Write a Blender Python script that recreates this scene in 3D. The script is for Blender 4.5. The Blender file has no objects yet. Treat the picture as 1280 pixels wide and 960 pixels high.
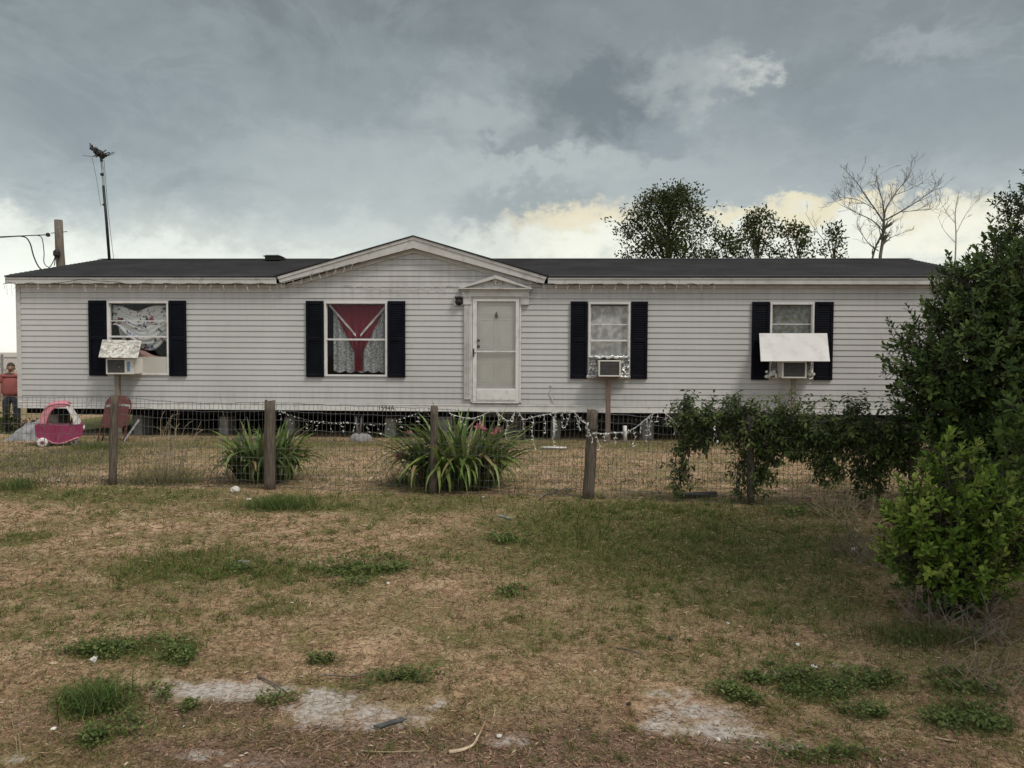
import bpy, math, random
import numpy as np
from mathutils import Vector, Matrix, noise as mnoise

rnd = random.Random(7)
nr = np.random.default_rng(11)
scene = bpy.context.scene
COL = scene.collection
R = math.radians

# ------------------------------------------------------------------ camera
F_PX, CX, CY, CAM_H = 962.0, 640.0, 480.0, 1.6
PITCH, ROLL, YAW = R(2.2), R(0.278), R(2.405)
cp, sp = math.cos(PITCH), math.sin(PITCH)
_r0, _u0, FWD = Vector((1, 0, 0)), Vector((0, sp, cp)), Vector((0, cp, -sp))
RIGHT = math.cos(ROLL) * _r0 + math.sin(ROLL) * _u0
UP = -math.sin(ROLL) * _r0 + math.cos(ROLL) * _u0
CAMP = Vector((0, 0, CAM_H))
cam_data = bpy.data.cameras.new('camera')
cam = bpy.data.objects.new('camera', cam_data)
COL.objects.link(cam)
mw = Matrix((RIGHT, UP, -FWD)).transposed().to_4x4()
mw.translation = CAMP
cam.matrix_world = mw
cam_data.sensor_width = 36
cam_data.lens = 36 * F_PX / 1280
cam_data.clip_start = 0.05
cam_data.clip_end = 3000
scene.camera = cam


def ray(px, py):
    return RIGHT * ((px - CX) / F_PX) + UP * ((CY - py) / F_PX) + FWD


def G(px, py, z=0.0):
    d = ray(px, py)
    return CAMP + d * ((z - CAM_H) / d.z)


def at(px, py, Y):
    d = ray(px, py)
    return CAMP + d * (Y / d.y)


HO = Vector((0, 14.33, 0))
HU = Vector((math.cos(YAW), -math.sin(YAW), 0))
HV = Vector((math.sin(YAW), math.cos(YAW), 0))


def HP(px, py, v=0.0):
    """point of the photo on the plane at depth v behind the house front -> (u, z)"""
    d = ray(px, py)
    t = (HO + HV * v - CAMP).dot(HV) / d.dot(HV)
    P = CAMP + d * t
    return (P - HO).dot(HU), P.z


def HW(u, v, z):
    return HO + HU * u + HV * v + Vector((0, 0, z))


# ------------------------------------------------------------------ objects
def tag(o, label=None, cat=None, group=None, kind=None):
    if label: o['label'] = label
    if cat: o['category'] = cat
    if group: o['group'] = group
    if kind: o['kind'] = kind
    return o


def empty(name, loc, label, cat, group=None, rz=0.0):
    o = bpy.data.objects.new(name, None)
    o.empty_display_size = 0.1
    COL.objects.link(o)
    o.location = loc
    o.rotation_euler = (0, 0, rz)
    return tag(o, label, cat, group)


def copy_tree(o, parent=None):
    c = o.copy()
    COL.objects.link(c)
    c.parent = parent
    for ch in list(o.children):
        copy_tree(ch, c)
    return c


def link(name, me, mats, parent=None, smooth=False):
    if not isinstance(mats, (list, tuple)): mats = [mats]
    for m in mats: me.materials.append(m)
    if smooth:
        me.polygons.foreach_set('use_smooth', [True] * len(me.polygons))
    o = bpy.data.objects.new(name, me)
    COL.objects.link(o)
    if parent: o.parent = parent
    return o


class MB:
    def __init__(self):
        self.v, self.f, self.mi = [], [], []
        self.m = 0

    def add(self, vs, fs):
        b = len(self.v)
        self.v += [tuple(p) for p in vs]
        self.f += [tuple(b + i for i in f) for f in fs]
        self.mi += [self.m] * len(fs)
        return self

    def box(self, x0, x1, y0, y1, z0, z1):
        vs = [(x, y, z) for z in (z0, z1) for y in (y0, y1) for x in (x0, x1)]
        return self.add(vs, [(0, 2, 3, 1), (4, 5, 7, 6), (0, 1, 5, 4), (2, 6, 7, 3), (0, 4, 6, 2), (1, 3, 7, 5)])

    def quad(self, a, b, c, d):
        return self.add([a, b, c, d], [(0, 1, 2, 3)])

    def slab(self, pts, off):
        """polygon pts extruded by vector off"""
        n = len(pts)
        off = Vector(off)
        q = [Vector(p) + off for p in pts]
        fs = [tuple(range(n)), tuple(range(2 * n - 1, n - 1, -1))]
        for i in range(n):
            j = (i + 1) % n
            fs.append((i, i + n, j + n, j))
        return self.add([Vector(p) for p in pts] + q, fs)

    def tube(self, pts, rad, n=6, cap=True):
        pts = [Vector(p) for p in pts]
        if not isinstance(rad, (list, tuple)): rad = [rad] * len(pts)
        vs, fs = [], []
        t0 = (pts[1] - pts[0]).normalized()
        a = Vector((0, 0, 1)) if abs(t0.z) < 0.9 else Vector((1, 0, 0))
        x = t0.cross(a).normalized()
        for i, p in enumerate(pts):
            t = (pts[min(i + 1, len(pts) - 1)] - pts[max(i - 1, 0)])
            t = t.normalized() if t.length > 1e-9 else t0
            x = (x - t * x.dot(t))
            x = x.normalized() if x.length > 1e-6 else t.orthogonal().normalized()
            y = t.cross(x)
            for k in range(n):
                an = 2 * math.pi * k / n
                vs.append(p + (x * math.cos(an) + y * math.sin(an)) * rad[i])
        for i in range(len(pts) - 1):
            for k in range(n):
                fs.append((i * n + k, i * n + (k + 1) % n, (i + 1) * n + (k + 1) % n, (i + 1) * n + k))
        if cap:
            fs.append(tuple(range(n - 1, -1, -1)))
            fs.append(tuple((len(pts) - 1) * n + k for k in range(n)))
        return self.add(vs, fs)

    def lathe(self, prof, origin=(0, 0, 0), n=16, axis='z'):
        vs, fs = [], []
        o = Vector(origin)
        for (r, h) in prof:
            for k in range(n):
                an = 2 * math.pi * k / n
                c, s = r * math.cos(an), r * math.sin(an)
                vs.append(o + (Vector((c, s, h)) if axis == 'z' else Vector((c, h, s)) if axis == 'y' else Vector((h, c, s))))
        for i in range(len(prof) - 1):
            for k in range(n):
                fs.append((i * n + k, i * n + (k + 1) % n, (i + 1) * n + (k + 1) % n, (i + 1) * n + k))
        fs.append(tuple(range(n - 1, -1, -1)))
        fs.append(tuple((len(prof) - 1) * n + k for k in range(n)))
        return self.add(vs, fs)

    def build(self, name, mats, parent=None, smooth=False, bevel=0.0):
        me = bpy.data.meshes.new(name)
        me.from_pydata(self.v, [], self.f)
        if not isinstance(mats, (list, tuple)): mats = [mats]
        if len(mats) > 1:
            me.polygons.foreach_set('material_index', self.mi)
        me.update()
        o = link(name, me, mats, parent, smooth)
        if bevel > 0:
            b = o.modifiers.new('bevel', 'BEVEL')
            b.width = bevel
            b.segments = 2
            b.limit_method = 'ANGLE'
        return o


def np_mesh(name, verts, face_arrays, cols, mat, parent=None, smooth=False):
    me = bpy.data.meshes.new(name)
    nv = len(verts)
    me.vertices.add(nv)
    me.vertices.foreach_set('co', np.asarray(verts, np.float32).ravel())
    idx = np.concatenate([np.asarray(f, np.int32).ravel() for f in face_arrays])
    tot = np.concatenate([np.full(len(f), f.shape[1], np.int32) for f in face_arrays])
    start = np.concatenate([[0], np.cumsum(tot)[:-1]]).astype(np.int32)
    me.loops.add(len(idx))
    me.loops.foreach_set('vertex_index', idx)
    me.polygons.add(len(tot))
    me.polygons.foreach_set('loop_start', start)
    if cols is not None:
        at_ = me.attributes.new('Col', 'FLOAT_COLOR', 'POINT')
        c4 = np.ones((nv, 4), np.float32)
        c4[:, :3] = cols
        at_.data.foreach_set('color', c4.ravel())
    me.update(calc_edges=True)
    me.validate()
    return link(name, me, mat, parent, smooth)


def unit(a):
    return a / np.maximum(np.linalg.norm(a, axis=-1, keepdims=True), 1e-9)


def leaves(name, P, D, N, L, W, cols, mat, parent=None, droop=0.15, wpos=(0.35, 0.72), wfac=(1.0, 0.8)):
    """many leaf blades in one mesh: base, two on each edge, tip"""
    P, D, N = np.asarray(P, float), unit(np.asarray(D, float)), np.asarray(N, float)
    n = len(P)
    L = np.broadcast_to(np.asarray(L, float), (n,))[:, None]
    W = np.broadcast_to(np.asarray(W, float), (n,))[:, None]
    S = unit(np.cross(D, N))
    N = unit(np.cross(S, D))
    dr = droop * L
    V = np.empty((n, 6, 3))
    V[:, 0] = P
    V[:, 1] = P + D * L * wpos[0] + S * W * .5 * wfac[0] + N * dr * .25
    V[:, 2] = P + D * L * wpos[1] + S * W * .5 * wfac[1] + N * dr * .1
    V[:, 3] = P + D * L - N * dr
    V[:, 4] = P + D * L * wpos[1] - S * W * .5 * wfac[1] + N * dr * .1
    V[:, 5] = P + D * L * wpos[0] - S * W * .5 * wfac[0] + N * dr * .25
    b = np.arange(n)[:, None] * 6
    tri = np.concatenate([b + np.array([0, 5, 1]), b + np.array([4, 3, 2])])
    quad = b + np.array([5, 4, 2, 1])
    c = np.repeat(np.asarray(cols, float), 6, axis=0)
    return np_mesh(name, V.reshape(-1, 3), [tri, quad], c, mat, parent)


def blades(name, P, D, L, W, bend, cols, mat, parent=None, kind=None):
    """grass blades: bent two-segment ribbons"""
    n = len(P)
    az = nr.uniform(0, 2 * np.pi, n)
    H = np.stack([np.cos(az), np.sin(az), np.zeros(n)], 1)
    D = unit(D)
    S = unit(np.cross(D, H))
    L, W, bend = L[:, None], W[:, None], bend[:, None]
    V = np.empty((n, 5, 3))
    V[:, 0] = P - S * W * .5
    V[:, 1] = P + S * W * .5
    mid = P + D * L * .55 + H * L * bend * .3
    V[:, 2] = mid - S * W * .4
    V[:, 3] = mid + S * W * .4
    V[:, 4] = P + D * L * (1 - .2 * bend) + H * L * bend
    V[:, :, 2] = np.maximum(V[:, :, 2], P[:, None, 2] - 0.004)
    b = np.arange(n)[:, None] * 5
    c = np.repeat(np.asarray(cols, float), 5, axis=0)
    c = c.reshape(n, 5, 3)
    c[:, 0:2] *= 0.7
    return np_mesh(name, V.reshape(-1, 3), [b + np.array([0, 1, 3, 2]), b + np.array([2, 3, 4])], c.reshape(-1, 3), mat, parent)


# ------------------------------------------------------------------ materials
def new_mat(name):
    m = bpy.data.materials.new(name)
    m.use_nodes = True
    nt = m.node_tree
    return m, nt, nt.nodes['Principled BSDF']


def node(nt, typ, **kw):
    n = nt.nodes.new(typ)
    for k, v in kw.items():
        if k in n.inputs: n.inputs[k].default_value = v
        else: setattr(n, k, v)
    return n


def rgba(c): return (c[0], c[1], c[2], 1)


def noisy(name, c1, c2, scale=8, rough=.6, bump=.0, detail=5, stretch=None, spec=.3, metal=0, lo=.35, hi=.65, dist=.01, third=None, tscale=60):
    m, nt, bs = new_mat(name)
    tc = node(nt, 'ShaderNodeTexCoord')
    mp = node(nt, 'ShaderNodeMapping')
    if stretch: mp.inputs['Scale'].default_value = stretch
    nt.links.new(tc.outputs['Object'], mp.inputs[0])
    nz = node(nt, 'ShaderNodeTexNoise', Scale=scale, Detail=detail, Roughness=.6)
    nt.links.new(mp.outputs[0], nz.inputs[0])
    rp = node(nt, 'ShaderNodeValToRGB')
    rp.color_ramp.elements[0].position = lo
    rp.color_ramp.elements[1].position = hi
    rp.color_ramp.elements[0].color = rgba(c1)
    rp.color_ramp.elements[1].color = rgba(c2)
    nt.links.new(nz.outputs[0], rp.inputs[0])
    out = rp.outputs[0]
    if third:
        n2 = node(nt, 'ShaderNodeTexNoise', Scale=tscale, Detail=3)
        nt.links.new(mp.outputs[0], n2.inputs[0])
        r2 = node(nt, 'ShaderNodeMapRange')
        r2.inputs[1].default_value = .52
        r2.inputs[2].default_value = .68
        nt.links.new(n2.outputs[0], r2.inputs[0])
        mx = node(nt, 'ShaderNodeMix', data_type='RGBA')
        nt.links.new(r2.outputs[0], mx.inputs[0])
        nt.links.new(out, mx.inputs[6])
        mx.inputs[7].default_value = rgba(third)
        out = mx.outputs[2]
    nt.links.new(out, bs.inputs['Base Color'])
    bs.inputs['Roughness'].default_value = rough
    bs.inputs['Specular IOR Level'].default_value = spec
    bs.inputs['Metallic'].default_value = metal
    if bump > 0:
        bp = node(nt, 'ShaderNodeBump', Strength=bump, Distance=dist)
        nt.links.new(nz.outputs[0], bp.inputs['Height'])
        nt.links.new(bp.outputs[0], bs.inputs['Normal'])
    return m


def leaf_mat(name, rough=.45, trans=.35, spec=.35, gain=1.0):
    m, nt, bs = new_mat(name)
    a = node(nt, 'ShaderNodeAttribute', attribute_name='Col')
    src = a.outputs['Color']
    nz = node(nt, 'ShaderNodeTexNoise', Scale=22.0, Detail=2)
    tc = node(nt, 'ShaderNodeTexCoord')
    nt.links.new(tc.outputs['Object'], nz.inputs[0])
    mr = node(nt, 'ShaderNodeMapRange')
    mr.inputs[3].default_value = .7 * gain
    mr.inputs[4].default_value = 1.3 * gain
    nt.links.new(nz.outputs[0], mr.inputs[0])
    vm = node(nt, 'ShaderNodeVectorMath', operation='SCALE')
    nt.links.new(src, vm.inputs[0])
    nt.links.new(mr.outputs[0], vm.inputs['Scale'])
    nt.links.new(vm.outputs[0], bs.inputs['Base Color'])
    bs.inputs['Roughness'].default_value = rough
    bs.inputs['Specular IOR Level'].default_value = spec
    if trans > 0:
        tr = node(nt, 'ShaderNodeBsdfTranslucent')
        nt.links.new(vm.outputs[0], tr.inputs[0])
        mx = node(nt, 'ShaderNodeMixShader')
        mx.inputs[0].default_value = trans
        nt.links.new(bs.outputs[0], mx.inputs[1])
        nt.links.new(tr.outputs[0], mx.inputs[2])
        nt.links.new(mx.outputs[0], nt.nodes['Material Output'].inputs[0])
    return m


def glass_mat(name, tint=(.9, .92, .92), refl=.5):
    m, nt, bs = new_mat(name)
    nt.nodes.remove(bs)
    tr = node(nt, 'ShaderNodeBsdfTransparent')
    tr.inputs[0].default_value = rgba(tint)
    gl = node(nt, 'ShaderNodeBsdfGlossy')
    gl.inputs['Roughness'].default_value = .03
    fr = node(nt, 'ShaderNodeFresnel')
    fr.inputs[0].default_value = 1.45
    nz = node(nt, 'ShaderNodeTexNoise', Scale=2.0, Detail=1)
    mu = node(nt, 'ShaderNodeMath', operation='MULTIPLY')
    mu.inputs[1].default_value = refl
    nt.links.new(fr.outputs[0], mu.inputs[0])
    mx = node(nt, 'ShaderNodeMixShader')
    nt.links.new(mu.outputs[0], mx.inputs[0])
    nt.links.new(tr.outputs[0], mx.inputs[1])
    nt.links.new(gl.outputs[0], mx.inputs[2])
    bp = node(nt, 'ShaderNodeBump', Strength=.03)
    nt.links.new(nz.outputs[0], bp.inputs['Height'])
    nt.links.new(bp.outputs[0], gl.inputs['Normal'])
    nt.links.new(mx.outputs[0], nt.nodes['Material Output'].inputs[0])
    return m


def siding_mat():
    m, nt, bs = new_mat('vinyl_siding')
    tc = node(nt, 'ShaderNodeTexCoord')
    big = node(nt, 'ShaderNodeTexNoise', Scale=.6, Detail=4)
    nt.links.new(tc.outputs['Object'], big.inputs[0])
    mp = node(nt, 'ShaderNodeMapping')
    mp.inputs['Scale'].default_value = (9, 1, .7)
    nt.links.new(tc.outputs['Object'], mp.inputs[0])
    st = node(nt, 'ShaderNodeTexNoise', Scale=1.2, Detail=6, Roughness=.65)
    nt.links.new(mp.outputs[0], st.inputs[0])
    rp = node(nt, 'ShaderNodeValToRGB')
    rp.color_ramp.elements[0].position = .3
    rp.color_ramp.elements[0].color = (.41, .402, .398, 1)
    rp.color_ramp.elements[1].position = .7
    rp.color_ramp.elements[1].color = (.478, .470, .466, 1)
    nt.links.new(big.outputs[0], rp.inputs[0])
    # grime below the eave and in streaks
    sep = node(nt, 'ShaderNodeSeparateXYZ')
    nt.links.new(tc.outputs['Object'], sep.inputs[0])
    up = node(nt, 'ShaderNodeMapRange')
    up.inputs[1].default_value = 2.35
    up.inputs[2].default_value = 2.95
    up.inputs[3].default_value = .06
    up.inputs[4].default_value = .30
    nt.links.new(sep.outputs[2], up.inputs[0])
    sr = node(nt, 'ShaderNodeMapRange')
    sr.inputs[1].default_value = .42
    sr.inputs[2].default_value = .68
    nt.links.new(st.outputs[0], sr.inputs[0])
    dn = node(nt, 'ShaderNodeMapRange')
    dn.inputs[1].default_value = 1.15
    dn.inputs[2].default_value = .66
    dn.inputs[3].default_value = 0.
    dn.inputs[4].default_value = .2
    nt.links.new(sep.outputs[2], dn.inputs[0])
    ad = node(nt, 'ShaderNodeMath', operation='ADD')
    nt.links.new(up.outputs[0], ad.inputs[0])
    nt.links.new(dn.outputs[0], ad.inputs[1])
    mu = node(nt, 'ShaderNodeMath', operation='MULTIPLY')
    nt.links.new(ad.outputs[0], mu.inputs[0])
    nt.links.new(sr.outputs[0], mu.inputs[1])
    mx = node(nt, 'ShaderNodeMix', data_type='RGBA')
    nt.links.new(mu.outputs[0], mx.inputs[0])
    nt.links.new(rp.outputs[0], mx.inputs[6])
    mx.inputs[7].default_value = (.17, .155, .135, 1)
    nt.links.new(mx.outputs[2], bs.inputs['Base Color'])
    bs.inputs['Roughness'].default_value = .5
    bs.inputs['Specular IOR Level'].default_value = .3
    fine = node(nt, 'ShaderNodeTexNoise', Scale=3.0, Detail=3)
    nt.links.new(tc.outputs['Object'], fine.inputs[0])
    bp = node(nt, 'ShaderNodeBump', Strength=.12, Distance=.03)
    nt.links.new(fine.outputs[0], bp.inputs['Height'])
    nt.links.new(bp.outputs[0], bs.inputs['Normal'])
    return m


def shingle_mat():
    m, nt, bs = new_mat('asphalt_shingle')
    tc = node(nt, 'ShaderNodeTexCoord')
    br = node(nt, 'ShaderNodeTexBrick')
    br.inputs['Scale'].default_value = 1.0
    br.inputs['Brick Width'].default_value = .3
    br.inputs['Row Height'].default_value = .14
    br.inputs['Mortar Size'].default_value = .008
    br.inputs['Color1'].default_value = (.021, .021, .0215, 1)
    br.inputs['Color2'].default_value = (.029, .0285, .0295, 1)
    br.inputs['Mortar'].default_value = (.02, .02, .022, 1)
    nt.links.new(tc.outputs['Object'], br.inputs[0])
    nz = node(nt, 'ShaderNodeTexNoise', Scale=1.3, Detail=6)
    nt.links.new(tc.outputs['Object'], nz.inputs[0])
    mr = node(nt, 'ShaderNodeMapRange')
    mr.inputs[1].default_value = .3
    mr.inputs[2].default_value = .7
    mr.inputs[3].default_value = .62
    mr.inputs[4].default_value = 1.45
    nt.links.new(nz.outputs[0], mr.inputs[0])
    vm = node(nt, 'ShaderNodeVectorMath', operation='SCALE')
    nt.links.new(br.outputs[0], vm.inputs[0])
    nt.links.new(mr.outputs[0], vm.inputs['Scale'])
    nt.links.new(vm.outputs[0], bs.inputs['Base Color'])
    bs.inputs['Roughness'].default_value = .9
    fz = node(nt, 'ShaderNodeTexNoise', Scale=90.0, Detail=2)
    nt.links.new(tc.outputs['Object'], fz.inputs[0])
    bp = node(nt, 'ShaderNodeBump', Strength=.5, Distance=.01)
    nt.links.new(fz.outputs[0], bp.inputs['Height'])
    nt.links.new(bp.outputs[0], bs.inputs['Normal'])
    return m


def curtain_print_mat():
    m, nt, bs = new_mat('printed_sheet')
    tc = node(nt, 'ShaderNodeTexCoord')
    wz = node(nt, 'ShaderNodeTexNoise', Scale=5.0, Detail=2)
    nt.links.new(tc.outputs['Object'], wz.inputs[0])
    ad = node(nt, 'ShaderNodeVectorMath', operation='MULTIPLY_ADD')
    ad.inputs[1].default_value = (.25, .25, .25)
    nt.links.new(wz.outputs['Color'], ad.inputs[0])
    nt.links.new(tc.outputs['Object'], ad.inputs[2])
    prev = (.62, .61, .61, 1)
    last = None
    for i, (c, sc, th) in enumerate((((.10, .14, .30, 1), 10., .63), ((.30, .07, .09, 1), 8., .65), ((.02, .03, .025, 1), 13., .64))):
        mp = node(nt, 'ShaderNodeMapping')
        mp.inputs['Location'].default_value = (i * 3.1, i * 1.7, i * 2.3)
        mp.inputs['Rotation'].default_value = (0, .6, 0)
        mp.inputs['Scale'].default_value = (1, 1, .6)
        nt.links.new(ad.outputs[0], mp.inputs[0])
        nz = node(nt, 'ShaderNodeTexNoise', Scale=sc, Detail=2)
        nt.links.new(mp.outputs[0], nz.inputs[0])
        mr = node(nt, 'ShaderNodeMapRange')
        mr.inputs[1].default_value = th - .03
        mr.inputs[2].default_value = th + .02
        nt.links.new(nz.outputs[0], mr.inputs[0])
        mx = node(nt, 'ShaderNodeMix', data_type='RGBA')
        nt.links.new(mr.outputs[0], mx.inputs[0])
        if last: nt.links.new(last, mx.inputs[6])
        else: mx.inputs[6].default_value = prev
        mx.inputs[7].default_value = c
        last = mx.outputs[2]
    nt.links.new(last, bs.inputs['Base Color'])
    bs.inputs['Roughness'].default_value = .85
    return m


def lace_mat(name, c1=(.42, .42, .44), c2=(.16, .16, .17), scale=22., hole=.50):
    m, nt, bs = new_mat(name)
    tc = node(nt, 'ShaderNodeTexCoord')
    vo = node(nt, 'ShaderNodeTexVoronoi', Scale=scale)
    vo.feature = 'SMOOTH_F1'
    nz = node(nt, 'ShaderNodeTexNoise', Scale=scale * 1.1, Detail=4)
    nt.links.new(tc.outputs['Object'], vo.inputs[0])
    nt.links.new(tc.outputs['Object'], nz.inputs[0])
    mr = node(nt, 'ShaderNodeMapRange')
    mr.inputs[1].default_value = .42
    mr.inputs[2].default_value = .60
    nt.links.new(nz.outputs[0], mr.inputs[0])
    mx = node(nt, 'ShaderNodeMix', data_type='RGBA')
    nt.links.new(mr.outputs[0], mx.inputs[0])
    mx.inputs[6].default_value = rgba(c2)
    mx.inputs[7].default_value = rgba(c1)
    nt.links.new(mx.outputs[2], bs.inputs['Base Color'])
    bs.inputs['Roughness'].default_value = .9
    tr = node(nt, 'ShaderNodeBsdfTransparent')
    ms = node(nt, 'ShaderNodeMixShader')
    inv = node(nt, 'ShaderNodeMapRange')
    inv.inputs[3].default_value = hole
    inv.inputs[4].default_value = .97
    nt.links.new(mr.outputs[0], inv.inputs[0])
    nt.links.new(inv.outputs[0], ms.inputs[0])
    nt.links.new(tr.outputs[0], ms.inputs[1])
    nt.links.new(bs.outputs[0], ms.inputs[2])
    nt.links.new(ms.outputs[0], nt.nodes['Material Output'].inputs[0])
    return m


M = dict(
    siding=siding_mat(),
    shingle=shingle_mat(),
    trim=noisy('painted_trim', (.42, .41, .395), (.52, .51, .50), 1.6, .5, third=(.37, .355, .335), tscale=7),
    white=noisy('white_vinyl', (.56, .55, .54), (.64, .63, .62), 2.5, .45, third=(.50, .48, .46), tscale=9),
    door=noisy('cream_door_paint', (.60, .59, .57), (.66, .65, .635), 3, .45),
    shutter=noisy('navy_shutter', (.0035, .004, .007), (.007, .008, .013), 3, .7, spec=.08),
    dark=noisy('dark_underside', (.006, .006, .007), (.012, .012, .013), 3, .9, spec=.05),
    room=noisy('dim_room', (.05, .045, .04), (.07, .065, .06), 3, .9),
    steel=noisy('rusted_beam', (.02, .017, .015), (.045, .035, .03), 6, .8),
    block=noisy('concrete_block', (.17, .165, .155), (.25, .24, .225), 14, .95, .4),
    wood=noisy('weathered_wood', (.065, .052, .041), (.135, .11, .085), 5, .9, .5, stretch=(14, 14, 1.2), third=(.055, .042, .033), tscale=4),
    wood_red=noisy('reddish_stud', (.13, .09, .075), (.19, .14, .12), 5, .85, .3, stretch=(12, 12, 1.2)),
    wood_pale=noisy('pale_stud', (.16, .14, .115), (.23, .20, .165), 5, .85, .3, stretch=(12, 12, 1.2)),
    wood_dark=noisy('dark_post_wood', (.035, .03, .026), (.075, .062, .052), 5, .9, .4, stretch=(12, 12, 1.2)),
    pole=noisy('utility_pole_wood', (.09, .075, .062), (.17, .145, .12), 5, .9, .3, stretch=(10, 10, .8)),
    wire=noisy('galvanised_wire', (.07, .068, .065), (.15, .145, .14), 30, .6, metal=.3),
    blackmetal=noisy('black_metal', (.012, .012, .013), (.03, .028, .027), 20, .5),
    greymetal=noisy('grey_metal', (.2, .2, .2), (.32, .32, .32), 12, .45, metal=.5),
    acwhite=noisy('appliance_plastic', (.50, .48, .44), (.60, .58, .54), 4, .45),
    acgrille=noisy('grille_grey', (.07, .07, .068), (.10, .10, .098), 9, .6),
    acdark=noisy('grille_recess', (.02, .02, .02), (.03, .03, .03), 9, .7),
    acblue=noisy('control_strip', (.10, .16, .28), (.16, .24, .36), 30, .4),
    mouldy=noisy('mildewed_board', (.27, .255, .225), (.56, .54, .50), 11, .8, .1, detail=8, lo=.38, hi=.56, third=(.16, .15, .13), tscale=26),
    board=noisy('white_board', (.50, .49, .48), (.56, .55, .54), 2, .6, third=(.46, .445, .425), tscale=5),
    ply=noisy('bare_white_panel', (.46, .44, .40), (.50, .48, .44), 3, .6),
    foil=noisy('crumpled_foil', (.25, .25, .25), (.75, .75, .74), 16, .25, .9, detail=6, metal=.75, dist=.05),
    wool=noisy('white_foam', (.6, .6, .6), (.75, .75, .75), 40, .9, .8, dist=.03),
    glass=glass_mat('window_glass', (.96, .97, .97), .35),
    doorglass=glass_mat('storm_door_glass', (.95, .95, .94), .5),
    print=curtain_print_mat(),
    lace=lace_mat('white_lace', (.50, .50, .51), (.27, .27, .28), 34., .75),
    lace_grey=lace_mat('grey_lace', (.68, .65, .63), (.52, .49, .48), 9., .8),
    lace_dark=lace_mat('dark_flecked_sheer', (.34, .34, .36), (.24, .24, .18), 13., .85),
    red=noisy('crimson_cloth', (.12, .009, .021), (.21, .022, .04), 3, .8, stretch=(16, 1, 1)),
    pinkcloth=noisy('dusty_pink_blanket', (.36, .22, .20), (.46, .30, .27), 6, .9),
    brass=noisy('dull_brass', (.12, .10, .07), (.2, .17, .12), 20, .4, metal=.7),
    magenta=noisy('magenta_plastic', (.18, .022, .065), (.25, .036, .095), 4, .45),
    pink=noisy('faded_pink_plastic', (.44, .15, .19), (.54, .22, .26), 4, .5),
    plastic=noisy('white_plastic', (.50, .48, .46), (.62, .6, .58), 5, .5),
    tyre=noisy('black_plastic_tyre', (.02, .02, .02), (.04, .04, .04), 9, .7),
    maroon=noisy('maroon_enamel', (.075, .022, .02), (.115, .034, .03), 5, .65, third=(.06, .02, .017), tscale=14),
    tarp=noisy('grey_tarp', (.13, .13, .135), (.30, .30, .31), 9, .7, .5, detail=7),
    shirt=noisy('coral_shirt', (.20, .06, .055), (.27, .085, .078), 6, .85),
    collar=noisy('dark_yoke', (.06, .04, .035), (.09, .06, .05), 6, .85),
    trousers=noisy('dark_jeans', (.015, .02, .028), (.03, .035, .045), 8, .9),
    skin=noisy('skin', (.26, .15, .105), (.32, .19, .135), 6, .55),
    hair=noisy('dark_hair', (.025, .015, .01), (.05, .03, .02), 30, .6),
    shoe=noisy('dark_shoe', (.03, .03, .03), (.05, .05, .05), 8, .7),
    eyes=noisy('eye_white', (.5, .5, .5), (.6, .6, .6), 8, .3),
    bark=noisy('grey_bark', (.05, .042, .035), (.11, .095, .08), 14, .95, .6, stretch=(2, 2, .5)),
    deadbark=noisy('bare_dead_wood', (.09, .078, .07), (.15, .135, .12), 10, .95, .3),
    palebark=noisy('sunbleached_twig', (.30, .28, .25), (.42, .39, .35), 10, .9),
    twig=noisy('dry_twig', (.085, .065, .05), (.19, .155, .125), 14, .9),
    straw=noisy('dry_stalk', (.22, .17, .10), (.36, .29, .19), 14, .9),
    stick=noisy('peeled_stick', (.25, .17, .10), (.50, .40, .28), 6, .8),
    slate=noisy('dark_slate', (.05, .05, .05), (.085, .085, .082), 20, .7),
    rock=noisy('pale_stone', (.40, .37, .33), (.60, .57, .52), 14, .9, .5),
    paper=noisy('white_scrap', (.62, .61, .58), (.75, .74, .70), 14, .8),
    ink=noisy('black_paint', (.012, .012, .012), (.02, .02, .02), 14, .7),
    bulb=noisy('milky_bulb', (.5, .49, .46), (.64, .63, .6), 30, .3),
    cord=noisy('white_cord', (.42, .40, .37), (.52, .50, .46), 30, .6),
    greencord=noisy('dark_green_cord', (.035, .04, .03), (.06, .065, .05), 30, .6),
    petal=leaf_mat('petal', .5, .4),
    leaf=leaf_mat('shrub_leaf', .55, .32, .15),
    strap=leaf_mat('strap_leaf', .5, .3, .18),
    grass=leaf_mat('grass_blade', .7, .3, .15),
    litter=leaf_mat('leaf_litter', .85, .1, .1),
)

# ------------------------------------------------------------------ ground masks
def ell(px, py, rx, ry, s):
    c = G(px, py)
    a, b = G(px, py - ry), G(px, py + ry)
    return (c.x, (a.y + b.y) / 2, rx / F_PX * c.y, max((a.y - b.y) / 2, .04), s)


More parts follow.
